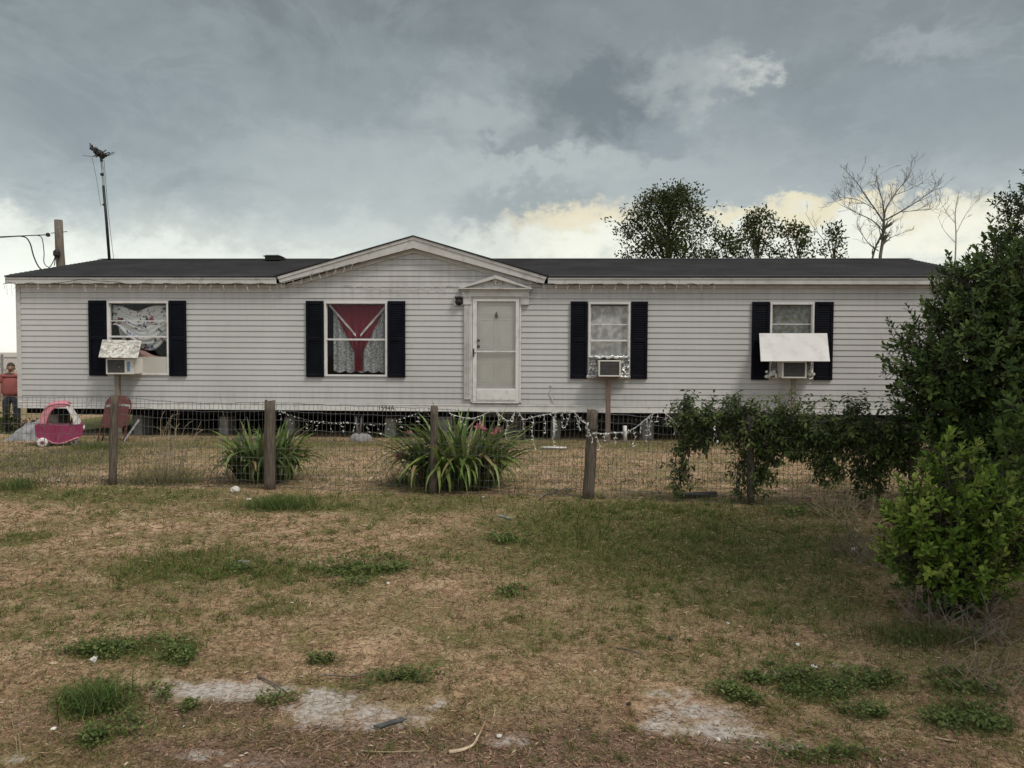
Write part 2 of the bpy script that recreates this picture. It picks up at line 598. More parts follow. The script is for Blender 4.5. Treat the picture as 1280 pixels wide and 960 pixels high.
GREEN_AND_SHADE = [ell(*e) for e in (
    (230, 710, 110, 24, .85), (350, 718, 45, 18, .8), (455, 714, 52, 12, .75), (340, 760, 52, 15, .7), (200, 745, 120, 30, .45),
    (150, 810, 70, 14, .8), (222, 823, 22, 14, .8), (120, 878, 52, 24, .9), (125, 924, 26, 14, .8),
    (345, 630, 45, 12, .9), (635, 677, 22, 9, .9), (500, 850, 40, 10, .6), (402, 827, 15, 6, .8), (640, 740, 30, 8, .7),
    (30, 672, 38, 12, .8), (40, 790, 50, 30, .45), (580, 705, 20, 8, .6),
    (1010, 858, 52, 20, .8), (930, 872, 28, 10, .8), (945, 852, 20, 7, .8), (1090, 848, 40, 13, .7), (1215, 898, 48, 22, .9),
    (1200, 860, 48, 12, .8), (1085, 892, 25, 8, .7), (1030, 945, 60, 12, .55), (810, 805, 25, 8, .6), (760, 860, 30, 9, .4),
    (850, 690, 300, 75, .80), (1000, 640, 120, 14, .55), (740, 636, 130, 12, .55), (450, 632, 300, 16, .65), (150, 620, 190, 14, .7), (520, 700, 80, 12, .45), (560, 760, 120, 20, .4), (60, 740, 90, 16, .5),  # large right-lawn oval is green grass, strengthened to paint in the shade there
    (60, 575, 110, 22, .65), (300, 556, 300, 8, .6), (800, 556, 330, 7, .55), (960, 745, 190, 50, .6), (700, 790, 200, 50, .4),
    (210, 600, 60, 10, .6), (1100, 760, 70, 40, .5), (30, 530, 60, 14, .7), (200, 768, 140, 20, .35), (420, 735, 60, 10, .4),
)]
SAND = [ell(*e) for e in (
    (275, 862, 70, 14, 1.), (345, 862, 26, 8, .8), (205, 852, 34, 6, .6), (400, 885, 45, 24, 1.), (470, 896, 75, 15, .8), (400, 868, 18, 14, .9),
    (545, 880, 24, 7, .6), (235, 943, 45, 7, .8), (320, 953, 60, 10, .6), (20, 948, 24, 8, .7), (635, 924, 24, 9, .75),
    (825, 908, 30, 8, 1.), (868, 886, 60, 14, .88), (890, 912, 72, 14, .9), (838, 866, 45, 9, .7), (945, 916, 42, 10, .62), (965, 930, 60, 8, .45), (900, 896, 30, 14, .7), (812, 886, 22, 7, .5), (520, 956, 50, 6, .5),
    (975, 840, 30, 5, .5), (760, 913, 14, 4, .7), (690, 905, 24, 5, .3), (1060, 830, 30, 6, .35), (1030, 930, 50, 7, .4),
)]
BROWN = [ell(*e) for e in (
    (640, 945, 560, 30, .95), (100, 900, 130, 50, .5), (430, 925, 200, 22, .7), (280, 890, 90, 18, .7), (700, 900, 120, 24, .5),
    (980, 905, 160, 30, .4), (930, 940, 40, 8, .9), (470, 870, 60, 10, .5), (1100, 800, 100, 40, .3),
)]


def mask(X, Y, lst, ex=0.0):
    o = np.zeros_like(X)
    for (cx, cy, rx, ry, s) in lst:
        d = np.sqrt(((X - cx) / rx) ** 2 + ((Y - cy) / ry) ** 2)
        o = np.maximum(o, s * np.clip((1.45 + ex - d) / (.9 + ex * 1.6), 0, 1))
    return o


_oct = [(nr.uniform(0, 2 * np.pi), nr.uniform(0, 2 * np.pi), fq) for fq in (.5, .8, 1.3, 2.1, 3.3, 5.2, 8., 12., 18.) for _ in range(3)]


def wob(X, Y, lo=0, hi=99):
    o = np.zeros_like(X)
    tot = 0
    for a, ph, fq in _oct:
        if lo <= fq <= hi:
            o = o + np.sin((X * np.cos(a) + Y * np.sin(a)) * fq * 2 + ph + 1.7 * np.sin((X * np.sin(a) - Y * np.cos(a)) * fq * 1.3 + ph * 2)) / fq ** .5
            tot += 1 / fq ** .5
    return o / tot


def gz(X, Y):
    X, Y = np.asarray(X, float), np.asarray(Y, float)
    z = .018 * wob(X, Y, 0, 2.2) + .012 * wob(X + 3, Y, 2.5, 9)
    z = z * np.clip((Y - 1) / 3, 0.3, 1)
    dip = np.clip((Y - 14.6) / 3, 0, 1) * np.clip((-8.4 - X) / 1.5, 0, 1)
    z = z - .27 * dip * dip * (3 - 2 * dip)
    return z


def gz1(x, y): return float(gz(np.array([x]), np.array([y]))[0])


def on(p, dz=0.0): return Vector((p[0], p[1], gz1(p[0], p[1]) + dz))


xs = np.concatenate([[-1500, -600, -250, -120, -60, -35, -24, -18], np.arange(-14, 10.01, .085), [12, 15, 20, 30, 60, 120, 250, 600, 1500]])
ys = np.concatenate([[-300, -60, -15, -4, 0, 1], np.arange(2.2, 9.5, .05), np.arange(9.5, 15.5, .1), np.arange(15.5, 24, .4), [26, 30, 36, 45, 60, 90, 150, 300, 700, 2500]])
GX, GY = np.meshgrid(xs, ys)
near = (np.abs(GX) < 16) & (GY > 0) & (GY < 25)
GZ = np.where(near, gz(GX, GY), 0.0)
wx, wy = .06 * wob(GX + 9, GY, 2, 20), .06 * wob(GX, GY + 7, 2, 20)
gm = mask(GX + wx, GY + wy, GREEN_AND_SHADE)
sm = mask(GX + wx, GY + wy, SAND, .3)
bm_ = mask(GX + wx, GY + wy, BROWN)
sm = np.maximum(sm, np.where((GX < -13) & (GY > 26), .9, 0))
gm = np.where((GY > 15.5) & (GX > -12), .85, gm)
GZ = GZ - .012 * sm
nx, ny = len(xs), len(ys)
ii = (np.arange(ny - 1)[:, None] * nx + np.arange(nx - 1)[None, :]).ravel()
quads = np.stack([ii, ii + 1, ii + nx + 1, ii + nx], 1)


def ground_mat():
    m, nt, bs = new_mat('dry_lawn_soil')
    a = node(nt, 'ShaderNodeAttribute', attribute_name='Col')
    sep = node(nt, 'ShaderNodeSeparateColor')
    nt.links.new(a.outputs['Color'], sep.inputs[0])
    tc = node(nt, 'ShaderNodeTexCoord')

    def nz(scale, det=6, ro=.65, st=None):
        n = node(nt, 'ShaderNodeTexNoise', Scale=scale, Detail=det, Roughness=ro)
        nt.links.new(tc.outputs['Object'], n.inputs[0])
        return n.outputs[0]

    def ramp(src, a_, b_, lo=0., hi=1.):
        r = node(nt, 'ShaderNodeMapRange')
        r.interpolation_type = 'SMOOTHSTEP'
        r.inputs[1].default_value, r.inputs[2].default_value = a_, b_
        r.inputs[3].default_value, r.inputs[4].default_value = lo, hi
        nt.links.new(src, r.inputs[0])
        return r.outputs[0]

    def mix(fac, c1, c2):
        x = node(nt, 'ShaderNodeMix', data_type='RGBA')
        for i, s in ((0, fac), (6, c1), (7, c2)):
            if hasattr(s, 'links'): nt.links.new(s, x.inputs[i])
            else: x.inputs[i].default_value = rgba(s) if i else s
        return x.outputs[2]

    def mth(op, p, q):
        x = node(nt, 'ShaderNodeMath', operation=op)
        for i, s in enumerate((p, q)):
            if hasattr(s, 'links'): nt.links.new(s, x.inputs[i])
            else: x.inputs[i].default_value = s
        return x.outputs[0]
    fine = mth('ADD', mth('MULTIPLY', nz(130, 4, .75), .55), mth('MULTIPLY', nz(48, 4, .75), .45))
    mid = nz(14, 6)
    big = nz(1.1, 5)
    c = mix(ramp(mid, .38, .62), (.205, .130, .082), (.41, .280, .178))
    c = mix(ramp(nz(3.1, 6, .6), .50, .66, 0, .75), c, (.125, .125, .038))
    c = mix(ramp(nz(2.3, 7, .6), .52, .68, 0, .7), c, (.50, .365, .24))
    c = mix(ramp(big, .42, .62, 0, .6), c, (.125, .12, .045))
    c = mix(ramp(fine, .52, .64, 0, .65), c, (.48, .35, .21))
    c = mix(ramp(fine, .47, .37, 0, .65), c, (.050, .032, .020))
    bf = ramp(mth('ADD', sep.outputs[2], mth('MULTIPLY', mth('SUBTRACT', mid, .5), 1.2)), .25, .7, 0, .85)
    soil = mix(ramp(fine, .4, .6), (.070, .040, .030), (.22, .145, .11))
    c = mix(bf, c, soil)
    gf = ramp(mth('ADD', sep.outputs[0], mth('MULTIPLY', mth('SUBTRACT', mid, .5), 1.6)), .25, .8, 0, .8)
    grn = mix(ramp(fine, .4, .62), (.034, .046, .012), (.115, .135, .034))  # dark olive end also paints the right lawn's shade
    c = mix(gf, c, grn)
    sf = ramp(mth('ADD', sep.outputs[1], mth('MULTIPLY', mth('SUBTRACT', nz(7, 9, .78), .5), 2.8)), .34, .92, 0, .95)
    sand = mix(ramp(nz(40, 5, .7), .36, .62), (.26, .225, .195), (.47, .425, .385))
    sand = mix(ramp(fine, .46, .34, 0, .5), sand, (.16, .12, .10))
    c = mix(sf, c, sand)
    nt.links.new(c, bs.inputs['Base Color'])
    bs.inputs['Roughness'].default_value = .95
    bs.inputs['Specular IOR Level'].default_value = .1
    bp = node(nt, 'ShaderNodeBump', Strength=.7, Distance=.025)
    nt.links.new(mth('ADD', mth('MULTIPLY', fine, .5), mid), bp.inputs['Height'])
    nt.links.new(bp.outputs[0], bs.inputs['Normal'])
    return m


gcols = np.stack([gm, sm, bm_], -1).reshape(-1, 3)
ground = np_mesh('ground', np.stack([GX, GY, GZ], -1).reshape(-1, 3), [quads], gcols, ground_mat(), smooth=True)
tag(ground, kind='structure')


# ------------------------------------------------------------------ ground cover
def sample_ground(n, y0=600, y1=965, x0=-60, x1=1340):
    px, py = nr.uniform(x0, x1, n), nr.uniform(y0, y1, n)
    dx = (px - CX) / F_PX
    dy = (CY - py) / F_PX
    d = np.outer(dx, RIGHT) + np.outer(dy, UP) + np.array(FWD)
    t = -CAM_H / d[:, 2]
    X, Y = d[:, 0] * t, d[:, 1] * t
    X = X + nr.normal(0, .02, n)
    Y = Y + nr.normal(0, .03, n)
    return X, Y


def cover(name, n, label, cat, sel, Lr, Wr, upright, bend, pal, mat, y0=600, y1=965, clump=0):
    X, Y = sample_ground(n, y0, y1)
    if clump:
        k = max(1, n // clump)
        X, Y = np.repeat(X[:k], clump), np.repeat(Y[:k], clump)
        X = X + nr.normal(0, .018, len(X)) * (Y / 5)
        Y = Y + nr.normal(0, .018, len(Y)) * (Y / 5)
    wx, wy = .05 * wob(X + 9, Y, 2, 20), .05 * wob(X, Y + 7, 2, 20)
    g, s, b = mask(X + wx, Y + wy, GREEN_AND_SHADE), mask(X + wx, Y + wy, SAND), mask(X + wx, Y + wy, BROWN)
    p = sel(g, s, b, X, Y)
    k = nr.uniform(0, 1, len(X)) < p
    X, Y, g = X[k], Y[k], g[k]
    n = len(X)
    P = np.stack([X, Y, gz(X, Y) - .002 - .012 * s[k]], 1)
    az = nr.uniform(0, 2 * np.pi, n)
    up = nr.uniform(*upright, n)
    D = np.stack([np.cos(az) * np.cos(up), np.sin(az) * np.cos(up), np.sin(up)], 1)
    sc = np.clip(Y / 5, .7, 2.2)
    L = nr.uniform(*Lr, n) * np.clip(sc, .8, 1.3)
    W = nr.uniform(*Wr, n) * sc
    pal = np.array(pal)
    c = pal[nr.integers(0, len(pal), n)] * nr.uniform(.55, 1.4, (n, 1))
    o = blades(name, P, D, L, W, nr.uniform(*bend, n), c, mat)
    tag(o, label, cat, kind='stuff')
    return o


STRAW = [(.43, .29, .175), (.53, .38, .235), (.27, .17, .105), (.62, .48, .33), (.14, .085, .05), (.33, .19, .11), (.09, .058, .035)]
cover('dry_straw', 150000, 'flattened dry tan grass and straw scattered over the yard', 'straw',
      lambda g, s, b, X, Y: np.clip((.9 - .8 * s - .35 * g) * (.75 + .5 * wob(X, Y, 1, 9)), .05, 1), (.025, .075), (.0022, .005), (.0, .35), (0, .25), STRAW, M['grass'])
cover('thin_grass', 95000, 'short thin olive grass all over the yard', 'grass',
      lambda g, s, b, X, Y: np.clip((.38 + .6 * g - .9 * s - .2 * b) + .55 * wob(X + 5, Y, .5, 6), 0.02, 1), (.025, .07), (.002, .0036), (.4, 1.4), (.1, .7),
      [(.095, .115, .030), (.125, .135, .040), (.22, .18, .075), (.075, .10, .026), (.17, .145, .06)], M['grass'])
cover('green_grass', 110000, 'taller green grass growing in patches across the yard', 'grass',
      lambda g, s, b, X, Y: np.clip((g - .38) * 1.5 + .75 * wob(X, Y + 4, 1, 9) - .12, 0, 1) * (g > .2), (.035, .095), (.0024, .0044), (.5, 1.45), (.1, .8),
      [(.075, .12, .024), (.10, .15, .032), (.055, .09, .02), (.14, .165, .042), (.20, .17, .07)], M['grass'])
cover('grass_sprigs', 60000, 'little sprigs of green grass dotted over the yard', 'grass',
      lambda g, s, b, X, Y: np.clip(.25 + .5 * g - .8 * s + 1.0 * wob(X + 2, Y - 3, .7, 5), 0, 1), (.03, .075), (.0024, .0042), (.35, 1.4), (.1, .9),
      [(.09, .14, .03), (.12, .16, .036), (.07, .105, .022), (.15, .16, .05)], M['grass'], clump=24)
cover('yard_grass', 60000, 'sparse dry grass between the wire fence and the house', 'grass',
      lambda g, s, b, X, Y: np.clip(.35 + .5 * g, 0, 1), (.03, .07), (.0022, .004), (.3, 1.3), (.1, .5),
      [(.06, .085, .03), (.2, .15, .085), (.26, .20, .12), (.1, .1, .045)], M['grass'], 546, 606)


def litter(n):
    X, Y = sample_ground(n, 690, 965)
    s = mask(X, Y, SAND)
    b = mask(X, Y, BROWN)
    k = nr.uniform(0, 1, n) < np.clip(.35 + .5 * b - .25 * s + .4 * wob(X, Y, .5, 4), .08, 1)
    X, Y = X[k], Y[k]
    n = len(X)
    P = np.stack([X, Y, gz(X, Y) + .004], 1)
    az = nr.uniform(0, 2 * np.pi, n)
    D = np.stack([np.cos(az), np.sin(az), nr.uniform(-.1, .35, n)], 1)
    N = np.stack([nr.normal(0, .4, n), nr.normal(0, .4, n), np.ones(n)], 1)
    pal = np.array([(.30, .20, .13), (.20, .12, .08), (.40, .32, .24), (.13, .08, .055), (.25, .14, .09), (.5, .44, .37)])
    c = pal[nr.choice(6, n, p=[.26, .30, .06, .25, .12, .01])] * nr.uniform(.7, 1.2, (n, 1))
    o = leaves('leaf_litter', P, D, N, nr.uniform(.012, .038, n), nr.uniform(.003, .009, n), c, M['litter'], droop=.3)
    tag(o, 'fallen brown leaves and chips littering the bare ground', 'leaf litter', kind='stuff')


litter(13000)


def weeds():
    """low broadleaf ground cover patches"""
    spots = [(455, 714, 50, 10, 1500), (150, 810, 66, 12, 1500), (222, 823, 22, 13, 700), (120, 876, 48, 20, 1500), (125, 924, 24, 12, 600), (500, 852, 38, 8, 600),
             (1010, 858, 48, 17, 1500), (930, 872, 26, 9, 600), (945, 852, 18, 6, 350), (1090, 848, 38, 11, 800), (1215, 898, 44, 19, 1400), (1200, 860, 45, 10, 800),
             (1085, 890, 24, 7, 400), (1030, 945, 55, 10, 500), (402, 827, 14, 5, 250), (635, 677, 20, 8, 350), (305, 712, 30, 8, 250), (208, 872, 10, 4, 120), (237, 887, 10, 5, 150), (340, 880, 18, 5, 200),
             (300, 548, 60, 4, 250), (1000, 640, 40, 7, 400), (1190, 800, 60, 14, 500), (640, 742, 22, 6, 200), (980, 640, 40, 8, 250)]
    P, D, N, L, W, C = [], [], [], [], [], []
    for (px, py, rx, ry, n) in spots:
        c = G(px, py)
        a, b = G(px, py - ry), G(px, py + ry)
        ax, ay = rx / F_PX * c.y, (a.y - b.y) / 2
        sub = nr.normal(0, .62, (11, 2))
        n = int(n * .75)
        for i in range(n):
            q = sub[int(11 * nr.uniform() ** 1.5)] + nr.normal(0, .24, 2) * (1 if nr.uniform() < .8 else 3)
            x, y = c.x + q[0] * ax, (a.y + b.y) / 2 + q[1] * ay
            z = gz1(x, y) if False else 0
            az = nr.uniform(0, 6.28)
            P.append((x, y, nr.uniform(.0, .045)))
            D.append((math.cos(az), math.sin(az), nr.uniform(.0, .9)))
            N.append((nr.normal(0, .3), nr.normal(0, .3), 1))
            L.append(nr.uniform(.016, .034))
            W.append(nr.uniform(.009, .017))
            C.append(np.array([(.075, .112, .030), (.10, .135, .038), (.055, .082, .024), (.13, .15, .05)][nr.integers(0, 4)]) * nr.uniform(.75, 1.3))
    P = np.array(P)
    P[:, 2] += gz(P[:, 0], P[:, 1])
    o = leaves('weeds', P, D, N, np.array(L) * np.clip(P[:, 1] / 4.5, .8, 1.6), np.array(W) * np.clip(P[:, 1] / 4.5, .8, 1.6), C, M['leaf'])
    tag(o, 'low broadleaf green weeds spreading in patches over bare ground', 'weeds', kind='stuff')


weeds()

# ------------------------------------------------------------------ the house
house = empty('mobile_home', HO, 'long single storey grey vinyl sided mobile home raised on blocks', 'mobile home', rz=-YAW)
UL, _ = HP(23, 440)
UR = 8.42
Z0, ZB0, ZB1 = .66, .528, .665         # siding start, band bottom/top
ZE = 3.04                              # roof edge at front eave
OV = .15                               # eave overhang
FH = .15                               # fascia height
DEPTH, RV, RZ = 6.6, 3.0, 3.725
gl, _ = HP(346.5, 347, -OV)
ga, GAZ = HP(516.5, 295, -OV)
gr_, _ = HP(683.5, 347, -OV)


def gable_z(u):
    if u <= gl or u >= gr_: return ZE
    return ZE + (GAZ - ZE) * ((u - gl) / (ga - gl) if u < ga else (gr_ - u) / (gr_ - ga))


def U(px, py=440, v=0.0): return HP(px, py, v)[0]


ZWT, ZWB = 2.568, 1.172
WINS = [dict(a=135.5, b=212, key='w1'), dict(a=406, b=484.5, key='w2'), dict(a=735, b=787.5, key='w3'), dict(a=961.5, b=1016.5, key='w4')]
for w in WINS:
    w['u0'], w['u1'] = U(w['a'], 425), U(w['b'], 425)
SH = [(113, 134.5), (213, 234), (383.5, 405), (485.5, 507), (713, 734), (788.5, 809), (939, 960.5), (1017.5, 1040)]
DU0, DU1 = U(588.5, 440), U(651.5, 440)
DZ0, DZ1 = HP(620, 503)[1], HP(620, 371)[1]
OPEN = [(w['u0'], w['u1'], ZWB, ZWT) for w in WINS] + [(DU0, DU1, DZ0 - .01, DZ1)]

LAP = .1035


def lap_segments(z0, z1):
    """u intervals of a siding course clear of the openings (z1 = course top)"""
    segs = [(UL + .07, UR - .07)]
    zm = (z0 + z1) / 2
    for (a, b, za, zb) in OPEN:
        if za < zm < zb:
            out = []
            for (p, q) in segs:
                if b <= p or a >= q: out.append((p, q))
                else:
                    if a > p: out.append((p, a))
                    if b < q: out.append((b, q))
            segs = out
    return segs


sd = MB()
back = MB()
z = Z0
while z < GAZ - .2:
    z1 = z + LAP
    segs = lap_segments(z, z1)
    lim = None
    if z1 > ZE - FH - .02:            # inside the gable
        k0 = (GAZ - ZE) / (ga - gl)
        k1 = (GAZ - ZE) / (gr_ - ga)
        off = .20
        lim = (gl + max(0, (z - ZE + off)) / k0, gr_ - max(0, (z - ZE + off)) / k1)
        limt = (gl + max(0, (z1 - ZE + off)) / k0, gr_ - max(0, (z1 - ZE + off)) / k1)
    off_ = rnd.uniform(0, 3.6)
    cut = []
    for (p, q) in segs:
        us = [p] + [UL + off_ + 3.66 * i_ for i_ in range(6) if p + .2 < UL + off_ + 3.66 * i_ < q - .2] + [q]
        cut += [(x0_ + (.0015 if x0_ != p else 0), x1_ - (.0015 if x1_ != q else 0)) for x0_, x1_ in zip(us[:-1], us[1:])]
    for (p, q) in cut:
        if lim:
            if lim[1] - lim[0] < .1: continue
            p, q, pt, qt = max(p, lim[0]), min(q, lim[1]), max(p, limt[0]), min(q, limt[1])
            if q - p < .01: continue
            if pt > qt: pt = qt = (pt + qt) / 2
        else: pt, qt = p, q
        # a course is split so panels butt at seams like real vinyl
        zl = z + .011
        sd.quad((p, -.022, zl), (q, -.022, zl), (qt, -.012, z1), (pt, -.012, z1))
        sd.quad((p, -.002, zl), (q, -.002, zl), (q, -.022, zl), (p, -.022, zl))
        sd.quad((p, -.002, z), (q, -.002, z), (q, -.002, zl), (p, -.002, zl))
        sd.quad((p, -.012, z), (q, -.012, z), (q, -.002, z), (p, -.002, z))
    z = z1
sd.build('siding', M['siding'], house)

# wall shell behind the siding (with openings), gable ends, back wall, floor, partition
sh = MB()


def wall_rects(u0, u1, z0, z1):
    us = sorted({u0, u1, *[o[0] for o in OPEN], *[o[1] for o in OPEN]})
    for a, b in zip(us[:-1], us[1:]):
        cur = z0
        for (oa, ob, za, zb) in OPEN:
            if oa - 1e-6 <= a and b <= ob + 1e-6:
                if za > cur: sh.box(a, b, 0.0, .09, cur, za)
                cur = zb
        sh.box(a, b, 0.0, .09, cur, z1)


wall_rects(UL, UR, .60, 2.9)
sh.box(UL, UL + .09, .092, DEPTH, .60, 2.9)
sh.box(UR - .09, UR, .092, DEPTH, .60, 2.9)
sh.box(UL + .092, UR - .092, DEPTH - .09, DEPTH, .60, 2.9)
sh.slab([(gl + .2, 0.02, ZE - .13), (gr_ - .2, 0.02, ZE - .13), (ga, 0.02, GAZ - .09)], (0, .05, 0))
for ue in (UL, UR - .09):
    sh.slab([(ue, 0, 2.9), (ue, DEPTH, 2.9), (ue, DEPTH, 3.0), (ue, RV, RZ - .06), (ue, 0, 3.0)], (.09, 0, 0))
sh.build('wall', M['siding'], house)
rm = MB()
rm.box(UL + .1, UR - .1, 2.2, 2.25, .66, 2.85)
rm.box(UL + .1, UR - .1, .1, 2.2, .62, .66)
rm.box(UL + .1, UR - .1, .1, 2.2, 2.86, 2.9)
for uu in (-5.0, -2.3, .9, 2.6):
    rm.box(uu, uu + .08, .1, 2.19, .67, 2.85)
rm.build('interior_walls', M['room'], house)

# bottom band, corner posts
bb = MB()
bb.box(UL + .01, UR, -.032, -.002, ZB0, ZB1 - .028)
bb.box(UL + .01, UR, -.040, -.002, ZB1 - .026, ZB1)
bb.build('skirt_band', M['white'], house, bevel=.003)
for (a, b) in ((UL - .012, UL + .075), (UR - .075, UR + .012)):
    MB().box(a, b, -.034, .08, .532, 2.892).build('corner_trim', M['trim'], house, bevel=.004)

# roof
rf = MB()
RL, RR = UL - .13, UR + .19
BE = DEPTH + .15
th = .03
sl_ = (RZ - ZE) / (RV + OV + .02)
for (ra, rb, va, vb) in ((RL, gl, -OV - .02, RV), (gl, gr_, .12, RV), (gr_, RR, -OV - .02, RV), (RL, RR, RV, BE)):
    za, zb = (ZE + sl_ * (va + OV + .02), RZ) if vb == RV else (RZ, ZE)
    rf.add([(ra, va, za), (rb, va, za), (rb, vb, zb), (ra, vb, zb), (ra, va, za - th), (rb, va, za - th), (rb, vb, zb - th), (ra, vb, zb - th)],
           [(0, 1, 2, 3), (7, 6, 5, 4), (0, 4, 5, 1), (1, 5, 6, 2), (2, 6, 7, 3), (3, 7, 4, 0)])
# shingle courses: thin steps up the front slope
nC = 22
for i in range(1, nC):
    t0, t1 = i / nC, (i + 1) / nC - .004
    va, vb = -OV - .02 + (RV + OV + .02) * t0, -OV - .02 + (RV + OV + .02) * t1
    za, zb = ZE + (RZ - ZE) * t0, ZE + (RZ - ZE) * t1
    for (ra, rb) in (((RL, gl), (gr_, RR)) if va < .13 else ((RL, RR),)):
        rf.add([(ra, va, za + .011), (rb, va, za + .011), (rb, vb, zb + .002), (ra, vb, zb + .002), (ra, va, za - .002), (rb, va, za - .002)],
               [(0, 1, 2, 3), (4, 5, 1, 0)])
rf.build('roof', M['shingle'], house)
for (uf, s) in ((gl, -1), (gr_, 1)):
    gf = MB()
    A = Vector((uf + s * .05, -OV - .03, ZE + .004))
    B = Vector((ga, -OV - .03, GAZ + .012))
    Cc = Vector((ga, RV + .05, RZ + .03))
    tri = [A, B, Cc] if s < 0 else [A, Cc, B]
    gf.slab(tri, (0, 0, -.022))
    gf.build('gable_roof', M['shingle'], house)
cap = MB()
cap.add([(RL, RV - .14, RZ - .012), (RL, RV, RZ + .026), (RL, RV + .14, RZ - .012), (RR, RV - .14, RZ - .012), (RR, RV, RZ + .026), (RR, RV + .14, RZ - .012)],
        [(0, 3, 4, 1), (1, 4, 5, 2)])
cap.build('ridge_cap', M['shingle'], house)
# vent box on the ridge
uv, zv = HP(342, 326, RV - .35)
vt = MB().box(uv - .16, uv + .16, RV - .45, RV - .12, RZ - .06, RZ + .018)
vt.add([(uv - .2, RV - .5, RZ + .018), (uv + .2, RV - .5, RZ + .018), (uv + .2, RV - .08, RZ + .018), (uv - .2, RV - .08, RZ + .018),
        (uv - .13, RV - .42, RZ + .055), (uv + .13, RV - .42, RZ + .055), (uv + .13, RV - .16, RZ + .055), (uv - .13, RV - .16, RZ + .055)],
       [(3, 2, 1, 0), (4, 5, 6, 7), (0, 1, 5, 4), (1, 2, 6, 5), (2, 3, 7, 6), (3, 0, 4, 7)])
vt.build('roof_vent', M['blackmetal'], house)

# fascia and soffit along the eave, both sides of the gable
for (a, b) in ((RL + .02, gl - .02), (gr_ + .02, RR - .02)):
    fa = MB()
    fa.box(a, b, -OV, -OV + .02, ZE - FH, ZE - th - .002)
    fa.box(a, b, -OV - .012, -OV - .001, ZE - .062, ZE - th - .004)
    fa.box(a, b, -OV + .022, .0, ZE - FH + .012, ZE - FH + .02)
    fa.build('fascia', M['trim'], house, bevel=.003)
fb = MB()
for ue in (RL + .001, RR - .021):
    fb.slab([(ue, -OV, ZE - FH), (ue, RV, RZ - FH), (ue, BE, ZE - FH), (ue, BE, ZE - .034), (ue, RV, RZ - .034), (ue, -OV, ZE - .034)], (.02, 0, 0))
fb.box(RL + .02, RR - .02, BE - .03, BE - .01, ZE - FH, ZE - .035)
for (a, b) in ((RL + .022, UL - .001), (UR + .001, RR - .022)):
    fb.slab([(a, 0, ZE - FH + .03), (b, 0, ZE - FH + .03), (b, RV, RZ - FH + .03), (a, RV, RZ - FH + .03)], (0, 0, .01))
fb.build('rake_board', M['trim'], house)
# gable rake boards: outer board, soffit, inner frieze
W_ = .165
for (uf, s) in ((gl, 1), (gr_, -1)):
    rk = MB()
    m0 = Vector((uf, 0, ZE - .02))
    m1 = Vector((ga, 0, GAZ - .012))
    o0, o1 = Vector((0, -OV, 0)), Vector((0, -OV, -W_))
    ex = Vector((-s * .02, 0, 0))
    p = [m0 + o0, m1 + o0, m1 + Vector((0, -OV, -.205)), m0 + Vector((s * .06, -OV, -.128))]
    rk.slab(p if s > 0 else p[::-1], (0, .02, 0))
    # raised top bead
    p = [m0 + Vector((0, -OV - .014, 0)), m1 + Vector((0, -OV - .014, 0)), m1 + Vector((0, -OV - .014, -.05)), m0 + Vector((s * .02, -OV - .014, -.045))]
    rk.slab(p if s > 0 else p[::-1], (0, .012, 0))
    # soffit
    p = [m0 + Vector((s * .05, -OV + .021, -.10)), m1 + Vector((0, -OV + .021, -.17)), m1 + Vector((0, .0, -.17)), m0 + Vector((s * .05, .0, -.10))]
    rk.slab(p, (0, 0, .01))
    # frieze board against the siding
    p = [m0 + Vector((s * .12, -.042, -.125)), m1 + Vector((0, -.042, -.19)), m1 + Vector((0, -.042, -.275)), m0 + Vector((s * .40, -.042, -.125))]
    rk.slab(p if s > 0 else p[::-1], (0, .03, 0))
    rk.build('gable_trim', M['trim'], house)
for (a, b) in ((UL + .08, gl + .1), (gr_ - .1, UR - .08)):
    MB().box(a, b, -.034, -.003, 2.83, 2.885).build('frieze_board', M['trim'], house)


# shutters: louvred panels
def shutter(u0, u1):
    m = MB()
    z0, z1 = 1.158, 2.583
    v0 = -.030
    st = .045
    m.box(u0, u0 + st, v0 - .028, v0 + .008, z0, z1)
    m.box(u1 - st, u1, v0 - .028, v0 + .008, z0, z1)
    for (a, b) in ((z0, z0 + .06), ((z0 + z1) / 2 - .03, (z0 + z1) / 2 + .03), (z1 - .06, z1)):
        m.box(u0 + st, u1 - st, v0 - .026, v0 + .006, a, b)
    for (a, b) in ((z0 + .06, (z0 + z1) / 2 - .03), ((z0 + z1) / 2 + .03, z1 - .06)):
        n = 15
        h = (b - a) / n
        for i in range(n):
            m.quad((u0 + st, v0 - .022, a + i * h), (u1 - st, v0 - .022, a + i * h), (u1 - st, v0 - .002, a + i * h + h), (u0 + st, v0 - .002, a + i * h + h))
            m.quad((u0 + st, v0, a + i * h), (u1 - st, v0, a + i * h), (u1 - st, v0 - .022, a + i * h), (u0 + st, v0 - .022, a + i * h))
    return m.build('shutter', M['shutter'], house)


for (a, b) in SH: shutter(U(a, 425), U(b, 425))


